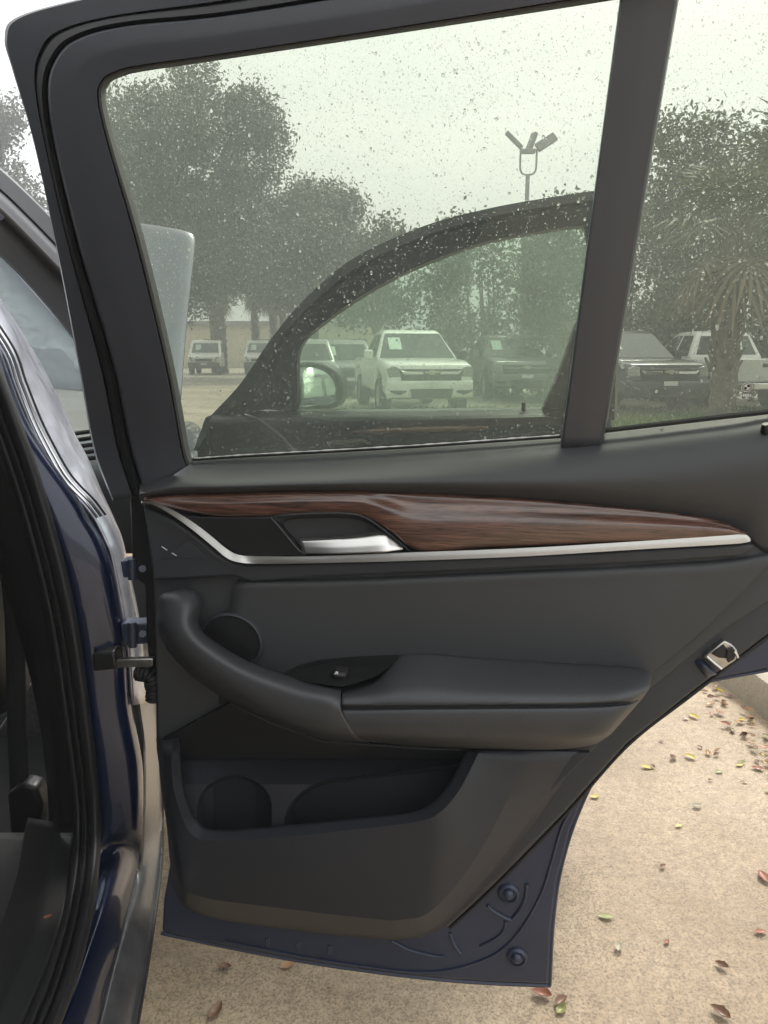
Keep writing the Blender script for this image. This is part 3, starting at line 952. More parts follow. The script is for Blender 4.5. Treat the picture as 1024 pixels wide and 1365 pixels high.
# ---- body --------------------------------------------------------
# blue jamb and sill between the seal and the outer body edge
jl = [(-60, 420), (-20, 520), (20, 610), (55, 690), (80, 780), (98, 870), (110, 950), (120, 1040), (124, 1110)]
jr = [(-30, 400), (0, 458), (42, 566), (112, 672), (150, 742), (170, 850), (176, 940), (190, 1020), (190, 1100)]
rows = []
for (a, b), (c, d) in zip(jl, jr):
    rows.append([at_y(a, b, 1.13), at_y(a + (c - a) * .12, b + (d - b) * .12, 1.10), at_y(a + (c - a) * .5, b + (d - b) * .5, 1.105), at_y(a + (c - a) * .85, b + (d - b) * .85, 1.12), at_y(c, d, 1.15)])
for (a, b), (c, d) in zip([(124, 1160), (112, 1235), (85, 1315), (55, 1385), (10, 1480)], [(186, 1150), (168, 1225), (147, 1300), (128, 1380), (95, 1480)]):
    l, r = at_z(a, b, .50), at_z(c, d, .43)
    rows.append([l, l.lerp(r, .2) + Vector((0, 0, .010)), l.lerp(r, .52) + Vector((0, 0, .030)), l.lerp(r, .84) + Vector((0, 0, .026)), r])
loft('door_jamb', rows, 'paint', suv, 90, 21, thick=.004)
# recess pressed in the jamb (matt lower trim plate)
# outer skin of the pillar above the belt; pale base paints its sky reflection
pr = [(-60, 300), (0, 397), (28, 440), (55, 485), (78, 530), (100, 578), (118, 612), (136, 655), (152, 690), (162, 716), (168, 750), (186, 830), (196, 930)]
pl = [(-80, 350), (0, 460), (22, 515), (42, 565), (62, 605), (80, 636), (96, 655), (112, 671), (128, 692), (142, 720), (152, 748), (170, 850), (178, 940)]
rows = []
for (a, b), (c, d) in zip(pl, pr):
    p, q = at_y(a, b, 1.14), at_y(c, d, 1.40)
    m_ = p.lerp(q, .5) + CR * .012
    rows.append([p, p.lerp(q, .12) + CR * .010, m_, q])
M['pillar'] = mat('wet_pillar_sky_sheen', (.60, .62, .72), .30, .7, .6, .08, bump=(160, .25, .002), vary=(30, .2))
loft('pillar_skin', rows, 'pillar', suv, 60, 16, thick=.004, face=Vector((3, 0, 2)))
for dx, dy, rd, mt_ in ((2, -6, .0022, 'chrome'), (7, -12, .0026, 'chrome'), (13, -18, .0018, 'rubber')):
    tube('pillar_moulding', [at_y(a + dx, b + dy * .3, 1.136 + .01 * i_) for i_, (a, b) in zip([0] * 9, pl[:9])], rd, mt_, suv, 6, 50)
# ribbed aperture seal
cl = [(-60, 400), (-28, 470), (0, 545), (40, 660), (80, 815), (105, 985), (116, 1100)]
cl2 = [(108, 1195), (85, 1290), (55, 1370), (10, 1480)]
c3 = [at_y(x, y, 1.085) for x, y in cl] + [at_z(x, y, .535) for x, y in cl2]
hw = [20, 20, 21, 21, 21, 20, 19, 20, 22, 24, 27]
prof = [(-1, -.03), (-.98, -.004), (-.80, .010), (-.55, .012), (-.42, .004), (-.28, .011), (-.06, .014), (.06, .006), (.22, .014), (.55, .018), (.85, .012), (.98, .0), (1, -.03)]
allp = cl + cl2
rows = []
for i, (x, y) in enumerate(allp):
    x0, y0 = allp[max(0, i - 1)]; x1, y1 = allp[min(len(allp) - 1, i + 1)]
    t = Vector((x1 - x0, y1 - y0)).normalized(); nrm = Vector((-t.y, t.x)) * -1
    r = []
    for s, h in prof:
        qx, qy = x + nrm.x * s * hw[i], y + nrm.y * s * hw[i]
        if i < len(cl):
            r.append(at_y(qx, qy, 1.085 - h))
        else:
            r.append(at_z(qx, qy, .535 + h))
    rows.append(r)
loft('aperture_seal', rows, 'rubber', suv, 80, 49, thick=.002, angle=60)
# inner pillar trim, left of the seal
tl_ = [(-190, 400), (-150, 500), (-90, 600), (-40, 690), (5, 780), (32, 870), (52, 960), (62, 1040), (66, 1110)]
tr_ = [(-60, 420), (-25, 520), (10, 620), (40, 710), (62, 800), (78, 880), (92, 960), (100, 1040), (104, 1110)]
rows = []
for (a, b), (c, d) in zip(tl_, tr_):
    rows.append([at_y(a, b, 1.22), at_y(a + (c - a) * .25, b + (d - b) * .25, 1.12), at_y(a + (c - a) * .6, b + (d - b) * .6, 1.10), at_y(c, d, 1.09)])
loft('pillar_trim', rows, 'black', suv, 40, 14)
# sill trim with steps
rows = []
for (a, b), (c, d) in zip([(-40, 1110), (-60, 1180), (-90, 1260), (-140, 1340), (-220, 1460)], [(100, 1110), (92, 1195), (66, 1285), (34, 1360), (-12, 1470)]):
    l, r = at_z(a, b, .42), at_z(c, d, .53)
    rows.append([l, l.lerp(r, .35), l.lerp(r, .55), l.lerp(r, .60) + Vector((0, 0, .03)), l.lerp(r, .85) + Vector((0, 0, .02)), r])
loft('sill_trim', rows, 'black', suv, 30, 26, linv=True, angle=25)
# rocker cover (grey plastic, wet)
M['rocker'] = mat('wet_grey_rocker', (.075, .075, .078), .35, coat=.5, coat_r=.12, bump=(90, .35, .002), vary=(25, .3))
rows = []
for (a, b), (c, d) in zip([(176, 860), (184, 930), (192, 1000), (190, 1100), (184, 1160), (166, 1232), (146, 1305), (126, 1385), (92, 1490)], [(204, 850), (208, 930), (214, 1010), (216, 1095), (214, 1150), (206, 1215), (194, 1295), (180, 1375), (160, 1490)]):
    l, r = at_z(a, b, .42), at_z(c, d, .37)
    if b < 1120:
        l, r = at_y(a, b, 1.19), at_y(c, d, 1.45)
    rows.append([l - Vector((0, 0, .02)), l, l.lerp(r, .45) + Vector((0, 0, .012)), l.lerp(r, .9) + Vector((0, 0, .004)), r, r + Vector((-.02, 0, -.10))])
loft('rocker_cover', rows, 'rocker', suv, 50, 26, thick=.003)
tube('rocker_lip', [r[4] + Vector((.001, 0, .002)) for r in rows], .004, 'rubber', suv, 6, 40)
# hinges, check strap, wiring boot
for (y0, y1) in ((748, 768), (832, 858)):
    slab('hinge', [at_y(*q, 1.115) for q in ((160, y0), (200, y0 - 1), (203, y1), (164, y1 + 3))], Vector((0, .03, 0)), 'paint_in', suv, .003)
    tube('hinge_pin', [at_y(176, y0 - 3, 1.108), at_y(177, y1 + 4, 1.108)], .007, 'paint_in', suv, 10)
    tube('hinge_bolt', [at_y(190, (y0 + y1) / 2, 1.118), at_y(190, (y0 + y1) / 2, 1.104)], .006, 'paint_in', suv, 6)
slab('check_strap', [at_y(*q, 1.09) for q in ((150, 880), (204, 878), (204, 889), (150, 891))], Vector((0, .012, 0)), 'steel', suv, .002)
slab('check_box', [at_y(*q, 1.085) for q in ((122, 872), (152, 868), (156, 892), (124, 896))], Vector((0, .03, 0)), 'black', suv, .004)
v, f = [], []
bp_ = crom([at_y(185, 896, 1.12), at_y(200, 900, 1.11), at_y(205, 915, 1.11), at_y(206, 935, 1.11)], 40)
tube_vf(bp_, [.012 + .003 * math.sin(i * 1.9) for i in range(40)], 10, v, f)
pydata('wiring_boot', v, f, 'rubber', suv)

# A-pillar with its seals, from the roof down to the cowl
def apx(x, off):
    return x, off
ap = []
for x, y0, y1, y2, y3, dep in ((-420, -40, 20, 45, 90, 1.05), (-200, 90, 130, 158, 205, 1.35), (-60, 175, 208, 238, 292, 1.6), (0, 223, 254, 285, 342, 1.75), (40, 260, 292, 324, 383, 1.85), (80, 300, 333, 365, 430, 1.95), (115, 335, 370, 402, 474, 2.03), (160, 382, 418, 452, 530, 2.12), (205, 432, 470, 505, 585, 2.2)):
    ap.append([at_y(x, y0, dep + .10), at_y(x, y0 + 3, dep + .03), at_y(x, y1 - 3, dep + .02), at_y(x, y1, dep + .03), at_y(x, y1 + 8, dep - .005), at_y(x, y2 - 4, dep - .02), at_y(x, y2, dep + .01), at_y(x, y2 + 6, dep), at_y(x, y3 - 4, dep + .03), at_y(x, y3, dep + .07)])
loft('front_pillar', ap, 'frame', suv, 60, 37, linv=True, angle=30)
tube('front_pillar_seal', [Vector(r[5]) + Vector((0, -.012, 0)) for r in ap], .010, 'rubber', suv, 10, 50)
# windshield, cowl, bonnet, wing, dashboard
slab('windshield', [at_y(215, 600, 2.35), at_y(180, 550, 2.22), at_y(100, 455, 2.06), at_y(0, 342, 1.84), at_y(-200, 200, 1.45), W(.35, -1.45, 1.60), W(1.6, -1.75, 1.08), W(1.62, -1.0, 1.05)], Vector((0, .005, .002)), 'glass_wind', suv, 0)
br = [at_y(238, 535, 2.62), at_y(246, 430, 2.86), at_y(257, 321, 3.12), at_y(250, 314, 3.16)]
bl = [p - CR * 1.42 for p in br]
rows = []
for p, q in zip(br, bl):
    rows.append([p + Vector((0, .02, -.02)), p, p.lerp(q, .06) + Vector((0, -.006, .02)), p.lerp(q, .25) + Vector((0, -.015, .05)), p.lerp(q, .5) + Vector((0, -.02, .075)), p.lerp(q, .75) + Vector((0, -.015, .05)), q])
M['bonnet'] = mat('wet_bonnet_paint', (.035, .050, .085), .42, .4, 1.0, .12, bump=(140, .3, .002), vary=(12, .25))
M['bonnet'].node_tree.nodes['Principled BSDF'].inputs['Coat IOR'].default_value = 2.3
loft('bonnet', rows, 'bonnet', suv, 20, 40, thick=.015)
rows = []
for a, r, z in ((1.05, 0, 0), (1.5, .01, .01), (2.0, -.01, 0), (2.5, -.06, -.03), (2.75, -.22, -.08)):
    rows.append([W(a, r - .16, 1.03 + z), W(a, r - .09, 1.04 + z), W(a, r - .03, .98 + z), W(a, r, .85), W(a, r + .01, .70), W(a, r, .45)])
loft('front_wing', rows, 'paint', suv, 30, 30, thick=.004, face=Vector((4, 2, 2)))
rows = []
for r in (-1.7, -1.2, -.8, -.4, -.16):
    rows.append([W(1.30, r, .72), W(1.28, r, .92), W(1.34, r, 1.0), W(1.5, r, 1.03), W(1.66, r, 1.03), W(1.78, r, 1.00)])
loft('dashboard', rows, 'charcoal', suv, 20, 26, thick=.01)
for k in range(5):
    tube('cowl_vent', [at_y(100, 578 + k * 9, 2.0), at_y(128, 574 + k * 9, 2.0)], .006, 'black', suv, 6)
# shell: floor, roof, far side, rear quarter
slab('floor_pan', [W(-1.9, -1.85, .36), W(-1.9, -.10, .36), W(2.6, -.10, .36), W(2.6, -1.85, .36)], Vector((0, 0, -.16)), 'carpet', suv, .02)
rows = []
for a, z in ((-2.1, 1.52), (-1.6, 1.60), (-.9, 1.655), (-.2, 1.675), (.3, 1.66), (.62, 1.62)):
    rows.append([W(a, -.26, z - .05), W(a, -.32, z - .01), W(a, -.6, z + .01), W(a, -.95, z + .02), W(a, -1.3, z + .01), W(a, -1.58, z - .01), W(a, -1.64, z - .05)])
loft('roof', rows, 'paint', suv, 26, 26, thick=.03, face=Vector((0, 0, 9)))
slab('far_side', [W(-2.0, -1.86, .35), W(1.5, -1.86, .35), W(1.5, -1.82, 1.05), W(-2.0, -1.82, 1.05)], CR * .05, 'carpet', suv, .01)
slab('far_glass', [W(-1.9, -1.80, 1.05), W(1.3, -1.80, 1.05), W(.5, -1.60, 1.58), W(-1.6, -1.60, 1.58)], CR * .006, 'car_glass', suv, 0)
slab('headliner', [W(-1.9, -1.58, 1.555), W(-1.9, -.36, 1.555), W(.45, -.36, 1.575), W(.45, -1.58, 1.575)], Vector((0, 0, .02)), 'carpet', suv, .005)
slab('rear_bulkhead', [W(-1.95, -1.8, .36), W(-1.95, -.2, .36), W(-1.95, -.34, 1.56), W(-1.95, -1.55, 1.56)], CA * -.04, 'carpet', suv, .01)
rs_ = []
for r in (-1.7, -1.3, -.9, -.5, -.22):
    rs_.append([W(-.72, r, .36), W(-.66, r, .62), W(-.75, r, .68), W(-1.1, r, .64), W(-1.25, r, .70), W(-1.42, r, 1.0), W(-1.5, r, 1.18), W(-1.58, r, 1.2)])
loft('rear_seat', rs_, 'leather', suv, 20, 40, thick=.01)
rows = []
for a in (-2.3, -1.9, -1.5, -1.1):
    k = max(0, (a + 1.5)) * .35
    rows.append([W(a, -.28, 1.60), W(a, -.10, 1.15), W(a, -.01, .95), W(a, .0, .8), W(a, -.02, .55 + k)])
loft('rear_quarter', rows, 'paint', suv, 16, 20, thick=.004, face=Vector((4, 0, 1)))
# front seat and belt
seat = []
for a, z, w_ in ((.10, .55, .20), (.02, .62, .24), (-.06, .80, .25), (-.12, 1.0, .24), (-.18, 1.20, .20), (-.2, 1.26, .12)):
    seat.append([W(a + .62, -.55 - w_, z), W(a + .56, -.55 - w_, z), W(a + .50, -.55 - w_ * .8, z), W(a + .48, -.55, z), W(a + .50, -.55 + w_ * .8, z), W(a + .56, -.55 + w_, z), W(a + .62, -.55 + w_, z), W(a + .70, -.55 + w_ * .9, z)])
loft('front_seat', seat, 'black', suv, 24, 36, thick=.01)
slab('seat_rail', [at_y(*q, 1.75) for q in ((-20, 1000), (46, 905), (66, 960), (66, 1010), (0, 1090), (-20, 1100))], Vector((-.01, .04, 0)), 'steel', suv, .004)
sb = [[at_y(x, y, 1.30), at_y(x + 12, y, 1.295), at_y(x + 26, y - 2, 1.30)] for x, y in ((-45, 560), (-15, 680), (4, 800), (8, 900), (10, 980), (14, 1070))]
loft('seat_belt', sb, 'cloth', suv, 30, 7, thick=.002)
slab('belt_anchor', [at_y(*q, 1.27) for q in ((8, 1060), (30, 1045), (48, 1050), (56, 1075), (48, 1120), (34, 1130), (14, 1125))], Vector((0, .04, 0)), 'black', suv, .008)

#ENV
# ------------------------------------------------------------------ trees
def leaf_cloud(name, clumps, n, size, m, parent, squash=1.0, seed=1):
    """clumps: (x,y,z,r). n leaf quads gathered round twigs"""
    g = np.random.default_rng(seed)
    c = np.array(clumps)
    wgt = c[:, 3] ** 2; wgt = wgt / wgt.sum()
    nt_ = max(1, n // 9)
    idx = g.choice(len(c), nt_, p=wgt)
    d = g.normal(size=(nt_, 3)); d /= np.linalg.norm(d, axis=1)[:, None]
    rr = c[idx, 3] * g.uniform(.35, 1.12, nt_) ** .6
    tw = c[idx, :3] + d * rr[:, None] * np.array([1, 1, squash])
    P = np.repeat(tw, 9, axis=0) + g.normal(size=(nt_ * 9, 3)) * size * 2.6
    N_ = len(P)
    a = g.normal(size=(N_, 3)); a /= np.linalg.norm(a, axis=1)[:, None]
    b = g.normal(size=(N_, 3)); b -= a * (a * b).sum(1)[:, None]; b /= np.linalg.norm(b, axis=1)[:, None]
    s = size * g.uniform(.6, 1.35, N_)[:, None]
    V = np.stack([P - a * s, P + b * s * .45, P + a * s, P - b * s * .45], 1).reshape(-1, 3)
    me = bpy.data.meshes.new(name)
    me.vertices.add(N_ * 4); me.vertices.foreach_set('co', V.ravel())
    me.loops.add(N_ * 4); me.loops.foreach_set('vertex_index', np.arange(N_ * 4))
    me.polygons.add(N_); me.polygons.foreach_set('loop_start', np.arange(N_) * 4); me.polygons.foreach_set('loop_total', np.full(N_, 4))
    me.update(calc_edges=True)
    return link(name, me, m, parent)

def tree(name, label, base, h, crown, n, size, m='oak', tr=.28, group=None, seed=1, cat='tree', squash=.85):
    g = random.Random(seed)
    e = empty(name, base)
    tag(e, label, cat, group)
    v, f = [], []
    k = Vector((0, 0, 0))
    top_ = Vector((g.uniform(-.3, .3), g.uniform(-.3, .3), h * .5))
    tube_vf(crom([k + Vector((0, 0, -.1)), Vector((g.uniform(-.15, .15), 0, h * .22)), top_], 8), [tr * (1.25 - .09 * i) for i in range(8)], 8, v, f)
    for (x, y, z, r) in crown:
        tgt = Vector((x, y, z))
        st_ = top_ * g.uniform(.55, .95)
        mid = st_.lerp(tgt, .5) + Vector((g.uniform(-.4, .4), g.uniform(-.4, .4), g.uniform(-.2, .5)))
        tube_vf(crom([st_, mid, tgt], 6), [tr * .45 * (1 - .15 * i) for i in range(6)], 5, v, f, False)
    pydata('trunk', v, f, 'bark', e)
    leaf_cloud('crown', crown, n, size, m, e, squash, seed)
    return e
def blob(cx, cy, cz, rx, rz, n, g):
    out = []
    for _ in range(n):
        while True:
            p = Vector((g.uniform(-1, 1), g.uniform(-1, 1), g.uniform(-1, 1)))
            if p.length < 1: break
        out.append((cx + p.x * rx, cy + p.y * rx, cz + p.z * rz, g.uniform(.18, .34) * rx))
    return out
g = random.Random(3)
tree('oak_tree', 'tall broad dark oak tree spreading over the white vans', (-10.3, 37, 0), 14, blob(1.1, 0, 9.2, 4.3, 5.2, 60, g) + blob(-1.4, 0, 11.0, 2.2, 2.6, 16, g) + blob(1.6, 1, 5.6, 4.6, 1.5, 30, g), 105000, .105, seed=11, group='oak trees behind the lot')
tree('oak_tree', 'smaller oak tree with lower crown next to the tall oak', (-3.6, 39, 0), 9, blob(0, 0, 6.3, 3.3, 2.9, 40, g) + blob(-.5, 0, 4.6, 3.6, 1.2, 18, g), 62000, .10, seed=12, group='oak trees behind the lot')
tree('oak_tree', 'airy oak tree seen past the front pillar beside the tall oak', (-17.5, 36, 0), 12, blob(0, 0, 8.0, 3.6, 4.4, 22, g), 19000, .11, seed=13, group='oak trees behind the lot')
tree('oak_tree', 'thin young oak tree standing behind the white pickup', (-.2, 30, 0), 6.5, blob(0, 0, 4.2, 2.0, 1.9, 16, g), 6000, .11, tr=.12, seed=14, group='oak trees behind the lot')
def bush(label, base, rx, h, n, seed, size=.08):
    g2 = random.Random(seed)
    cl_ = []
    for _ in range(26):
        cl_.append((g2.uniform(-rx, rx), g2.uniform(-.8, .8), g2.uniform(.2, h) * g2.uniform(.6, 1), g2.uniform(.4, .8)))
    for _ in range(18):
        x = g2.uniform(-rx, rx)
        for k in range(4):
            cl_.append((x + g2.uniform(-.1, .1), g2.uniform(-.3, .3), h * (.75 + .1 * k), .22))
    e = empty('tall_shrub', base)
    tag(e, label, 'shrub', 'tall shrubs behind the trucks')
    v, f = [], []
    for _ in range(7):
        x = g2.uniform(-rx, rx) * .6
        tube_vf([Vector((x * .5, 0, -.05)), Vector((x * .8, g2.uniform(-.2, .2), h * .4)), Vector((x, g2.uniform(-.3, .3), h * .8))], [.06, .045, .02], 6, v, f)
    pydata('stem', v, f, 'bark', e)
    leaf_cloud('foliage', cl_, int(n * 1.9), size, 'shrub', e, 1.0, seed)
    return e
bush('wispy tall shrub with upright shoots below the flood light mast', (3.6, 23.5, 0), 2.0, 4.6, 11000, 21)
bush('wispy tall shrub half hidden behind the divider bar', (6.6, 22.5, 0), 1.8, 5.0, 11000, 22)
bush('dense tall shrub behind the dark truck and the palm', (8.8, 21, 0), 1.9, 6.6, 16000, 23)
bush('dense tall shrub behind the cream tailgate', (11.3, 21, 0), 1.7, 6.2, 14000, 24)

def fan_palm(name, label, base, h, nf, fl, seed, tr=.17, droop=.5, dry=6, boots=True, group='palms on the lot'):
    g2 = random.Random(seed)
    e = empty(name, base)
    tag(e, label, 'palm', group)
    v, f = [], []
    n = 24
    tube_vf([Vector((.05 * math.sin(i * .3), 0, -.05 + h * i / (n - 1))) for i in range(n)], [tr * (1.15 if i < 2 else 1) * (1 + .12 * (i % 2)) for i in range(n)], 10, v, f)
    if boots:
        for i in range(60):
            z = h * (.25 + .75 * i / 60.0); t = i * 2.4
            d = Vector((math.cos(t), math.sin(t), 0))
            p = d * tr * .95 + Vector((0, 0, z))
            tube_vf([p, p + d * .07 + Vector((0, 0, .14)), p + d * .14 + Vector((0, 0, .26))], [.05, .035, .02], 4, v, f)
    pydata('trunk', v, f, 'bark', e)
    for is_dry, cnt, mt_ in ((False, nf, 'palm'), (True, dry, 'palm_dry')):
        V, Fc = [], []
        for i in range(cnt):
            t = i * 2.399 + g2.uniform(-.2, .2)
            el = g2.uniform(-.35, 1.25) if not is_dry else g2.uniform(-1.35, -.8)
            d = Vector((math.cos(t) * math.cos(el), math.sin(t) * math.cos(el), math.sin(el)))
            side = Vector((-math.sin(t), math.cos(t), 0))
            o = Vector((0, 0, h)) + d * .1
            hub = o + d * fl * .45 - Vector((0, 0, droop * fl * .08))
            k = len(V)
            V += [o - side * .02, o + side * .02, hub + side * .012, hub - side * .012]
            Fc.append((k, k + 1, k + 2, k + 3))
            up_ = side.cross(d)
            for j in range(15):
                b = (j - 7) / 7.0 * 1.9
                ld = (d * math.cos(b) + side * math.sin(b) + up_ * .12 * math.cos(b)).normalized()
                L = fl * (.62 if abs(b) < 1 else .48) * g2.uniform(.85, 1.1)
                wv = d.cross(ld); wv = side * .5 - d * .5 * math.sin(b) if wv.length < .2 else up_.cross(ld)
                wv = up_.cross(ld).normalized() * .035
                m1_ = hub + ld * L * .55 - Vector((0, 0, droop * L * .12))
                t1_ = hub + ld * L - Vector((0, 0, droop * L * .45))
                k = len(V)
                V += [hub, m1_ - wv, m1_ + wv, t1_]
                Fc += [(k, k + 1, k + 2), (k + 1, k + 3, k + 2)]
        if cnt:
            pydata('fronds' if not is_dry else 'dry_fronds', V, Fc, mt_, e, False)
    return e
fan_palm('fan_palm', 'palm with thick shaggy trunk standing before the dark truck', (6.35, 14.3, 0), 3.6, 22, 1.6, 31, .22, .8, 9)
fan_palm('fan_palm', 'tall palm with stiff spiky fronds rising over the quarter glass', (8.3, 15.6, 0), 4.7, 26, 1.9, 32, .2, .3, 10)
for k, (x, y, h, lb) in enumerate(((-10.0, 46.5, 5.0, 'stout palm trunk behind the van with the plain roof'), (-8.0, 48, 5.4, 'slim palm between the two white vans'), (-7.0, 49, 5.2, 'leaning-crowned palm behind the second white van'), (-6.1, 47, 5.3, 'palm behind the second white van next to the pillar'))):
    fan_palm('fan_palm', lb, (x, y, 0), h, 20, 1.5, 41 + k, .42 if k == 0 else .2, .9, 12, True, 'palms behind the vans')

# beige building far behind the vans
bd = empty('low_building', (-13, 64, 0))
tag(bd, 'long low beige building behind the vans and palms', 'building')
box('wall', (-16, 0, 0), (14, 8, 3.4), 'stucco', bd)
box('roof', (-16.4, -.4, 3.4), (14.4, 8.4, 3.75), 'roof', bd)
for k in range(7):
    o = box('window', (-14 + k * 4, -.05, 1.0), (-12.4 + k * 4, .05, 2.3), 'car_glass', bd)

# flood light mast
ml = empty('flood_light_mast', (8.05, 45, -1.60))
tag(ml, 'tall flood light mast with a U bracket and four lamps', 'light mast')
tube('mast', [Vector((0, 0, 1.5)), Vector((0, 0, 12.6))], [.17, .12], 'pole', ml, 10)
v, f = [], []
tube_vf(crom([Vector((-.45, 0, 13.9)), Vector((-.45, 0, 13.2)), Vector((-.42, 0, 12.8)), Vector((-.22, 0, 12.6)), Vector((.22, 0, 12.6)), Vector((.42, 0, 12.8)), Vector((.45, 0, 13.2)), Vector((.45, 0, 13.9))], 29), .055, 8, v, f)
pydata('bracket', v, f, 'pole', ml)
def floodlamp(loc, ang, L, tilt):
    m_ = Matrix.Translation(loc) @ Matrix.Rotation(ang, 4, 'Y') @ Matrix.Rotation(tilt, 4, 'X')
    v, f = boxvf((-L / 2, -.25, -.10), (L / 2, .25, .14))
    v = [m_ @ p for p in v]
    bevel_mod(pydata('flood_lamp', v, f, 'pole', ml, True, 30), .05)
floodlamp(Vector((-.85, 0, 14.35)), R(42), 1.2, .2)
floodlamp(Vector((.2, .3, 14.3)), R(-70), 1.1, .3)
floodlamp(Vector((.95, 0, 14.25)), R(-32), 1.2, 1.2)
floodlamp(Vector((-.1, -.3, 13.7)), R(0), .8, .1)

# ------------------------------------------------------------------ parked trucks and vans
def prism(name, prof, x0, x1, m, parent, bev=.04, taper=None):
    """side profile prof [(y,z)] swept across x; taper(y,z)->half width scale"""
    n = len(prof)
    v = []
    for x in (x0, x1):
        for y, z in prof:
            s = taper(y, z) if taper else 1
            v.append(Vector((x * s, y, z)))
    f = [tuple(range(n)), tuple(reversed(range(n, 2 * n)))] + [((i + 1) % n, i, n + i, n + (i + 1) % n) for i in range(n)]
    bmx = bmesh.new()
    vs = [bmx.verts.new(p) for p in v]
    for q in f:
        bmx.faces.new([vs[i] for i in q])
    bmesh.ops.recalc_face_normals(bmx, faces=bmx.faces)
    me = bpy.data.meshes.new(name)
    bmx.to_mesh(me); bmx.free()
    me.polygons.foreach_set('use_smooth', [True] * len(me.polygons))
    me.set_sharp_from_angle(angle=R(35))
    o = link(name, me, m, parent)
    if bev: bevel_mod(o, bev, 3)
    return o
def wheel(parent, x, y, r=.38, wd=.26):
    v, f = [], []
    rows = []
    for rr, xx in ((.0, -.5), (.60, -.5), (.62, -.42), (.95, -.5), (1, -.3), (1, .3), (.95, .5), (.6, .45), (0, .45)):
        rows.append([Vector((x + xx * wd, y + math.cos(t) * r * rr, r + math.sin(t) * r * rr)) for t in [2 * math.pi * k / 20 for k in range(21)]])
    w_ = grid('wheel', rows[2:], 'tyre', parent, 0, 40, face=Vector((x * 10, y, r)))
    sgn = -1 if x < 0 else 1
    c = Vector((x + sgn * wd * .44, y, r))
    pv_ = [c + Vector((0, math.cos(t) * r * .6, math.sin(t) * r * .6)) for t in [2 * math.pi * k / 20 for k in range(20)]]
    slab('rim', pv_, Vector((-sgn * .05, 0, 0)), 'rim', w_, .01)
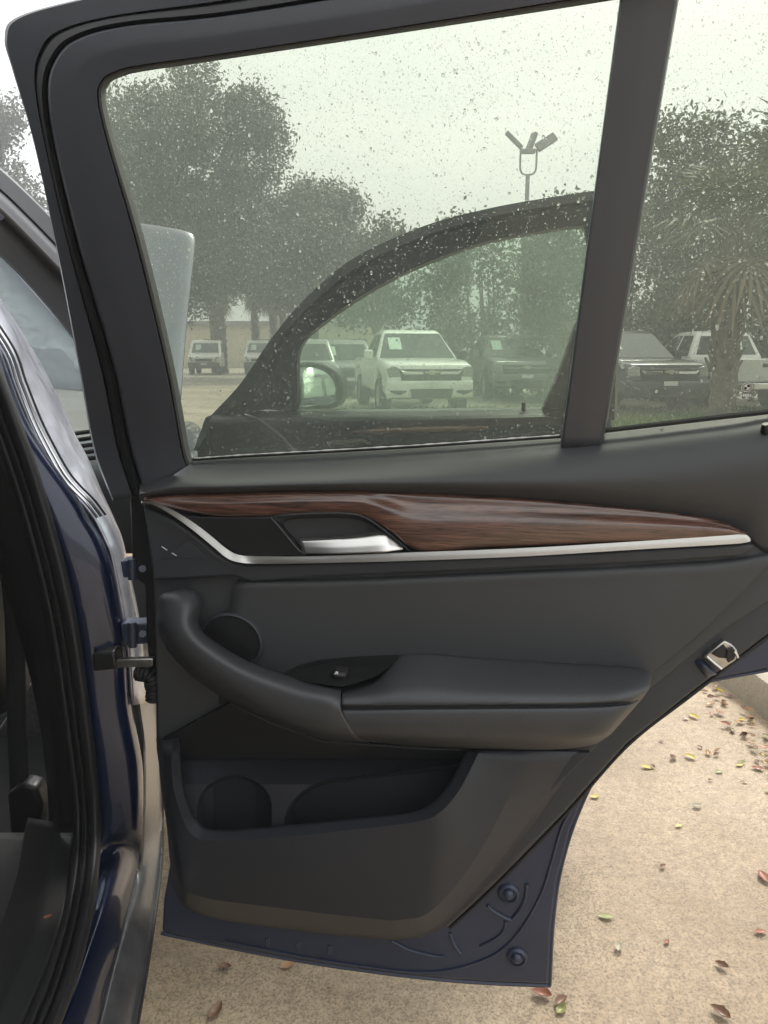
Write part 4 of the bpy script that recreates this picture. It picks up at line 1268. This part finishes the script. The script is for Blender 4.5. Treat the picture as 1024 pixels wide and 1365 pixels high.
def truck(name, label, loc, rz, paint, rear=False, sheet_=True, chrome_=True, group='pickups parked beyond the grass'):
    e = empty(name, loc, rz)
    tag(e, label, 'pickup', group)
    # front towards -y
    def tp(y, z):
        s = 1.0
        if z > 1.12: s = 1 - (z - 1.12) * .47
        if y < .5: s *= 1 - (.5 - y) * .14
        return s
    body = [(.02, .55), (.0, .72), (.03, .98), (.12, 1.06), (.6, 1.13), (1.35, 1.17), (1.55, 1.17), (3.55, 1.17), (5.3, 1.16), (5.34, .60), (5.2, .48), (4.75, .48), (4.68, .75), (4.45, .90), (4.1, .90), (3.85, .75), (3.78, .45),
            (1.55, .45), (1.48, .75), (1.25, .90), (.85, .90), (.62, .75), (.55, .45), (.1, .40)]
    prism('body', body, -.93, .93, paint, e, .10, tp)
    cab = [(1.35, 1.14), (2.12, 1.74), (2.3, 1.79), (3.2, 1.80), (3.36, 1.74), (3.60, 1.14)]
    prism('cab', cab, -.92, .92, paint, e, .07, tp)
    # glazing, a little proud of the cab
    def hwid(z): return .92 * (1 - (z - 1.12) * .47)
    def wy(z): return 1.35 + (z - 1.14) / .6 * .77
    za, zb_ = 1.18, 1.71
    pts = [Vector((-hwid(za) * .93, wy(za) - .012, za)), Vector((hwid(za) * .93, wy(za) - .012, za)), Vector((hwid(zb_) * .93, wy(zb_) - .012, zb_)), Vector((-hwid(zb_) * .93, wy(zb_) - .012, zb_))]
    slab('windshield', pts, Vector((0, .02, 0)), 'car_glass', e, .004)
    for s in (-1, 1):
        pts = [Vector((s * (hwid(z) + .004), y, z)) for y, z in ((1.62, 1.20), (2.22, 1.68), (2.62, 1.70), (2.62, 1.20))]
        slab('side_window', pts, Vector((-s * .02, 0, 0)), 'car_glass', e, .003)
        pts = [Vector((s * (hwid(z) + .004), y, z)) for y, z in ((2.70, 1.20), (2.70, 1.70), (3.22, 1.69), (3.42, 1.20))]
        slab('side_window', pts, Vector((-s * .02, 0, 0)), 'car_glass', e, .003)
        o = prism('mirror', [(1.62, 1.14), (1.60, 1.34), (1.70, 1.36), (1.74, 1.16)], s * .95, s * 1.14, paint if s < 0 else 'black', e, .03)
        wheel(e, s * .82, 1.05); wheel(e, s * .82, 4.28)
    if sheet_:
        z0, z1 = 1.36, 1.62
        x0, x1 = (-.58, -.30)
        slab('price_sheet', [Vector((x, wy(z) - .030, z)) for x, z in ((x0, z0), (x1, z0), (x1, z1), (x0, z1))], Vector((0, .01, 0)), 'paper', e, 0)
    if not rear:
        slab('grille', [Vector((x, -.02, z)) for x, z in ((-.60, .70), (.60, .70), (.66, .97), (-.66, .97))], Vector((0, .06, 0)), 'black', e, .01)
        for s in (-1, 1):
            slab('grille_bar', [Vector((s * x, -.045, z)) for x, z in ((.17, .86), (.56, .86), (.60, .90), (.62, .95), (.55, .92), (.17, .92))], Vector((0, .03, 0)), 'chrome' if chrome_ else paint, e, .008)
            slab('headlight', [Vector((s * x, -.015 + (.04 if x > .8 else 0), z)) for x, z in ((.64, .82), (.86, .80), (.89, .98), (.78, 1.03), (.66, 1.0))], Vector((0, .08, 0)), 'lamp', e, .015)
            slab('fog_recess', [Vector((s * x, -.055, z)) for x, z in ((.50, .52), (.66, .46), (.84, .52), (.86, .62), (.60, .62))], Vector((0, .04, 0)), 'black', e, .01)
        slab('emblem', [Vector((x, -.055, z)) for x, z in ((-.14, .885), (-.05, .885), (-.04, .86), (.06, .86), (.05, .885), (.14, .885), (.15, .925), (.06, .925), (.05, .95), (-.05, .95), (-.04, .925), (-.13, .925))], Vector((0, .02, 0)), 'gold', e, .004)
        prism('bumper', [(-.08, .66), (-.06, .74), (.10, .75), (.2, .45), (.1, .36), (-.02, .40)], -.90, .90, paint, e, .03, lambda y, z: 1 - max(0, .1 - y) * .3)
        slab('lower_intake', [Vector((x, -.062, z)) for x, z in ((-.40, .40), (.40, .40), (.46, .60), (-.46, .60))], Vector((0, .03, 0)), 'black', e, .01)
        slab('plate', [Vector((x, -.085, z)) for x, z in ((-.15, .63), (.15, .63), (.15, .72), (-.15, .72))], Vector((0, .02, 0)), 'mark', e, 0)
    else:
        slab('tailgate', [Vector((x, 5.40, z)) for x, z in ((-.76, .66), (.76, .66), (.78, 1.15), (-.78, 1.15))], Vector((0, -.06, 0)), paint, e, .02)
        slab('tailgate_handle', [Vector((x, 5.42, z)) for x, z in ((-.10, .98), (.10, .98), (.10, 1.06), (-.10, 1.06))], Vector((0, -.03, 0)), 'black', e, .01)
        for s in (-1, 1):
            slab('tail_lamp', [Vector((s * x, 5.37, z)) for x, z in ((.80, .75), (.91, .75), (.91, 1.12), (.80, 1.12))], Vector((0, -.06, 0)), 'lamp', e, .01)
        prism('bumper', [(5.33, .48), (5.50, .50), (5.50, .64), (5.33, .66)], -.93, .93, 'chrome' if chrome_ else paint, e, .02)
        def ry(z): return 3.60 - (z - 1.14) / .6 * .24
        slab('rear_window', [Vector((s * hwid(z) * .85, ry(z) + .012, z)) for s, z in ((-1, 1.24), (1, 1.24), (1, 1.68), (-1, 1.68))], Vector((0, -.03, 0)), 'car_glass', e, .004)
        slab('price_sheet', [Vector((x, ry(z) + .03, z)) for x, z in ((-.40, 1.36), (-.16, 1.36), (-.16, 1.60), (-.40, 1.60))], Vector((0, -.01, 0)), 'paper', e, 0)
        slab('plate', [Vector((x, 5.43, z)) for x, z in ((-.15, .70), (.15, .70), (.15, .80), (-.15, .80))], Vector((0, -.02, 0)), 'mark', e, 0)
    return e
truck('pickup_truck', 'white pickup truck with chrome grille bars facing the open car', (.95, 15.3, .0), R(9), 'white_paint')
truck('pickup_truck', 'grey pickup truck parked beside the white pickup', (3.75, 20.0, 0), R(4), 'grey_paint', chrome_=False)
truck('pickup_truck', 'dark pickup truck behind the shaggy palm with chrome bars', (5.85, 15.6, 0), R(8), 'dark_paint')
truck('pickup_truck', 'cream white pickup truck showing its tailgate behind the roundel on the glass', (8.05, 22.0, 0), R(183), 'white_paint', rear=True)
def van(name, label, loc, rz, paint, cat='van', group='vans parked by the palms'):
    e = empty(name, loc, rz)
    tag(e, label, cat, group)
    pr_ = [(.0, .45), (-.02, .95), (.15, 1.10), (.75, 1.20), (1.35, 1.86), (1.6, 1.95), (4.6, 1.95), (4.72, 1.8), (4.75, .5), (4.4, .45), (.3, .40)]
    prism('body', pr_, -.92, .92, paint, e, .07, lambda y, z: 1 - max(0, z - 1.2) * .16)
    def wy(z): return .75 + (z - 1.2) / .66 * .60
    slab('windshield', [Vector((s * (.78 - (z - 1.2) * .15), wy(z) - .015, z)) for s, z in ((-1, 1.24), (1, 1.24), (1, 1.78), (-1, 1.78))], Vector((0, .03, 0)), 'car_glass', e, .005)
    slab('price_sheet', [Vector((x, wy(z) - .03, z)) for x, z in ((-.55, 1.40), (-.25, 1.40), (-.25, 1.70), (-.55, 1.70))], Vector((0, .01, 0)), 'paper', e, 0)
    slab('bumper', [Vector((x, -.05, z)) for x, z in ((-.88, .36), (.88, .36), (.90, .70), (-.90, .70))], Vector((0, .1, 0)), 'black', e, .03)
    slab('plate', [Vector((x, -.07, z)) for x, z in ((-.17, .55), (.17, .55), (.17, .67), (-.17, .67))], Vector((0, .03, 0)), 'mark', e, 0)
    slab('grille', [Vector((x, -.045, z)) for x, z in ((-.45, .74), (.45, .74), (.5, .9), (-.5, .9))], Vector((0, .06, 0)), 'black', e, .01)
    for s in (-1, 1):
        slab('headlight', [Vector((s * x, -.045 + (.06 if x > .8 else 0), z)) for x, z in ((.56, .76), (.86, .76), (.88, 1.02), (.70, 1.0))], Vector((0, .1, 0)), 'lamp', e, .02)
        slab('side_window', [Vector((s * (.925 - (z - 1.2) * .15), y, z)) for y, z in ((1.0, 1.25), (1.5, 1.75), (2.3, 1.75), (2.3, 1.25))], Vector((-s * .03, 0, 0)), 'car_glass', e, .005)
        wheel(e, s * .80, .8, .33); wheel(e, s * .80, 3.8, .33)
    return e
van('delivery_van', 'white van with black bumper parked before the stout palm', (-10.25, 43.5, 0), R(6), 'white_paint')
van('delivery_van', 'white van parked behind the sloping front pillar', (-7.25, 44.5, 0), R(4), 'white_paint')
def suv_far(label, loc, rz, paint):
    e = van('parked_estate', label, loc, rz, paint, 'car', 'cars parked left of the white pickup')
    e.scale = (.98, .98, .86)
suv_far('dark estate car parked left of the white pickup', (-.95, 22, 0), R(15), 'dark_paint')
suv_far('pale car behind the wing mirror glass', (-2.1, 21, 0), R(12), 'grey_paint')

# ------------------------------------------------------------------ fallen leaves
LC = {'brown': (.17, .085, .042), 'tan': (.36, .21, .10), 'yellow': (.46, .36, .07), 'green': (.24, .25, .08), 'red': (.27, .10, .05), 'pale': (.40, .37, .27)}
for k, c in LC.items():
    M['leaf_' + k] = mat('fallen_leaf_' + k, c, .5, coat=.25, coat_r=.2, vary=(60, .3))
def leaf_mesh(seed, curl):
    g2 = random.Random(seed)
    rows = []
    for i in range(9):
        t = i / 8
        wd = .30 * math.sin(math.pi * min(1, t * 1.02)) ** .75 * (1 - .25 * t) + .006
        wd *= 1 + .10 * math.sin(i * 2.3 + seed)
        zc = .10 * curl * (2 * t - 1) ** 2 + .03 * math.sin(t * 5 + seed)
        rows.append([Vector(((t - .5), s * wd + .04 * math.sin(t * 3 + seed), zc + curl * .28 * abs(s) ** 1.5 * wd * 2 + .012)) for s in (-1, -.5, 0, .5, 1)])
    return rows
leaf_me = {}
def leaf(x, y, size, rz, c, curl, z0=0.0, tilt=(0, 0), label=None, group=None):
    key = (c, curl)
    if key not in leaf_me:
        rows = leaf_mesh(len(leaf_me) + 1, curl)
        nc = 5
        v = [p for r in rows for p in r]
        f = [(i * nc + j, i * nc + j + 1, (i + 1) * nc + j + 1, (i + 1) * nc + j) for i in range(8) for j in range(4)]
        st_v, st_f = tube_vf([Vector((-.5, .04 * math.sin(0), .02)), Vector((-.62, .02, .03)), Vector((-.72, .06, .02))], .010, 4)
        o = len(v)
        v += st_v; f += [tuple(o + k for k in q) for q in st_f]
        me = bpy.data.meshes.new('leaf')
        me.from_pydata([tuple(p) for p in v], [], f)
        me.polygons.foreach_set('use_smooth', [True] * len(me.polygons))
        me.materials.append(M['leaf_' + c])
        leaf_me[key] = me
    o = bpy.data.objects.new('fallen_leaf', leaf_me[key])
    col.objects.link(o)
    o.location = (x, y, z0)
    o.scale = (size,) * 3
    o.rotation_euler = (tilt[0], tilt[1], rz)
    tag(o, label, 'leaf', group)
    return o
SG = 'leaves scattered on the driveway'
single = [(300, 1290, .036, .2, 'brown', 1.3, 'small curled brown leaf on concrete under the door'), (384, 1285, .048, .9, 'tan', .5, 'flat tan leaf on concrete just below the door edge'), (287, 1347, .052, 1.2, 'brown', .7, 'narrow yellow-brown leaf lying farthest under the door'),
          (722, 1327, .050, 2.8, 'red', 1.6, 'crumpled dark red leaf at the lower door corner'), (748, 1336, .042, .5, 'brown', 1.5, 'crumpled brown leaf beside the dark red one'),
          (807, 1222, .042, 2.9, 'green', .5, 'yellow-green leaf lying near a pale folded leaf'), (825, 1264, .036, 1.2, 'pale', 1.6, 'pale folded leaf on concrete near a yellow-green leaf'), (889, 1256, .022, .8, 'red', .9, 'tiny reddish leaf alone on concrete'),
          (793, 1062, .036, .4, 'yellow', .6, 'yellow leaf beside the curved door edge'), (929, 1075, .040, .1, 'pale', 1.4, 'pale grey-green folded leaf beside a small yellow one'), (905, 1101, .028, .2, 'yellow', .5, 'small yellow leaf with a brown stalk'),
          (870, 1022, .026, 1.8, 'brown', 1.5, 'small dark curled leaf near the sloping door edge'), (884, 1156, .026, .6, 'brown', 1.6, 'thin brown curled sliver of leaf'), (962, 1288, .036, 2.4, 'brown', 1.8, 'thin dark twig-like curled leaf'),
          (986, 1020, .034, .5, 'yellow', .4, 'bright yellow leaf lying away from the kerb litter'), (1010, 1025, .050, 2.9, 'red', .8, 'large reddish leaf lying away from the kerb litter'), (748, 1345, .04, .8, 'green', .8, 'olive leaf under the lower door corner'),
          (960, 1352, .05, 2.2, 'brown', 1.7, 'curled brown leaf with a long stalk'), (1018, 1170, .055, 1.5, 'red', 1.1, 'dark red curled leaf on rough concrete'), (1014, 1243, .034, .1, 'red', .7, 'small flat orange-red leaf on rough concrete'), (947, 1040, .02, .3, 'brown', 1.2, 'tiny dark leaf crumb on concrete'), (438, 1318, .012, .5, 'brown', 1.2, 'dark leaf crumb on concrete beneath the door')]
for i, (px, py, s, rz, c, cu, lb) in enumerate(single):
    p = at_z(px, py, 0)
    leaf(p.x, p.y, s * .85, rz, c, cu, 0, (0, 0), lb, SG)
g = random.Random(9)
names = {'brown': 'brown', 'tan': 'tan', 'yellow': 'yellow', 'green': 'green', 'red': 'reddish', 'pale': 'pale'}
for i in range(230):
    a = g.uniform(-.45, 1.5)
    dist = abs(g.gauss(0, .19)) + .02
    if g.random() < .06: dist += g.uniform(0, .4)
    p = K(a, -dist, 0)
    if g.random() < .5 and a > .5: dist *= .7
    c = g.choice(['brown', 'brown', 'brown', 'tan', 'tan', 'tan', 'red', 'yellow', 'green'])
    cu = g.choice([.5, 1.0, 1.6])
    leaf(p.x, p.y, g.uniform(.018, .044), g.uniform(0, 6.28), c, cu, g.uniform(0, .015) if dist < .2 else 0, (g.uniform(-.2, .2), g.uniform(-.2, .2)), {.5: 'flat ', 1.0: 'cupped ', 1.6: 'tightly curled '}[cu] + names[c] + ' fallen leaf in the litter along the kerb', 'leaf litter along the kerb')
bit = at_z(64, 1222, .553)
leaf(bit.x, bit.y, .012, .4, 'red', .5, .553, (0, 0), 'tiny orange leaf scrap on the sill trim', None)

# ------------------------------------------------------------------ rain haze
hz = box('haze', (-155, -65, -1), (155, 245, 16.5), None)
hm = bpy.data.materials.new('rain_haze')
hm.use_nodes = True
for x in list(hm.node_tree.nodes):
    hm.node_tree.nodes.remove(x)
ho = hm.node_tree.nodes.new('ShaderNodeOutputMaterial')
hv = hm.node_tree.nodes.new('ShaderNodeVolumePrincipled')
hv.inputs['Color'].default_value = (.93, .96, .98, 1)
hv.inputs['Density'].default_value = .0080
hm.node_tree.links.new(hv.outputs[0], ho.inputs['Volume'])
hz.data.materials.append(hm)
hz['kind'] = 'stuff'
hz['label'] = 'thin rain haze hanging over the whole lot'
hz['category'] = 'haze'
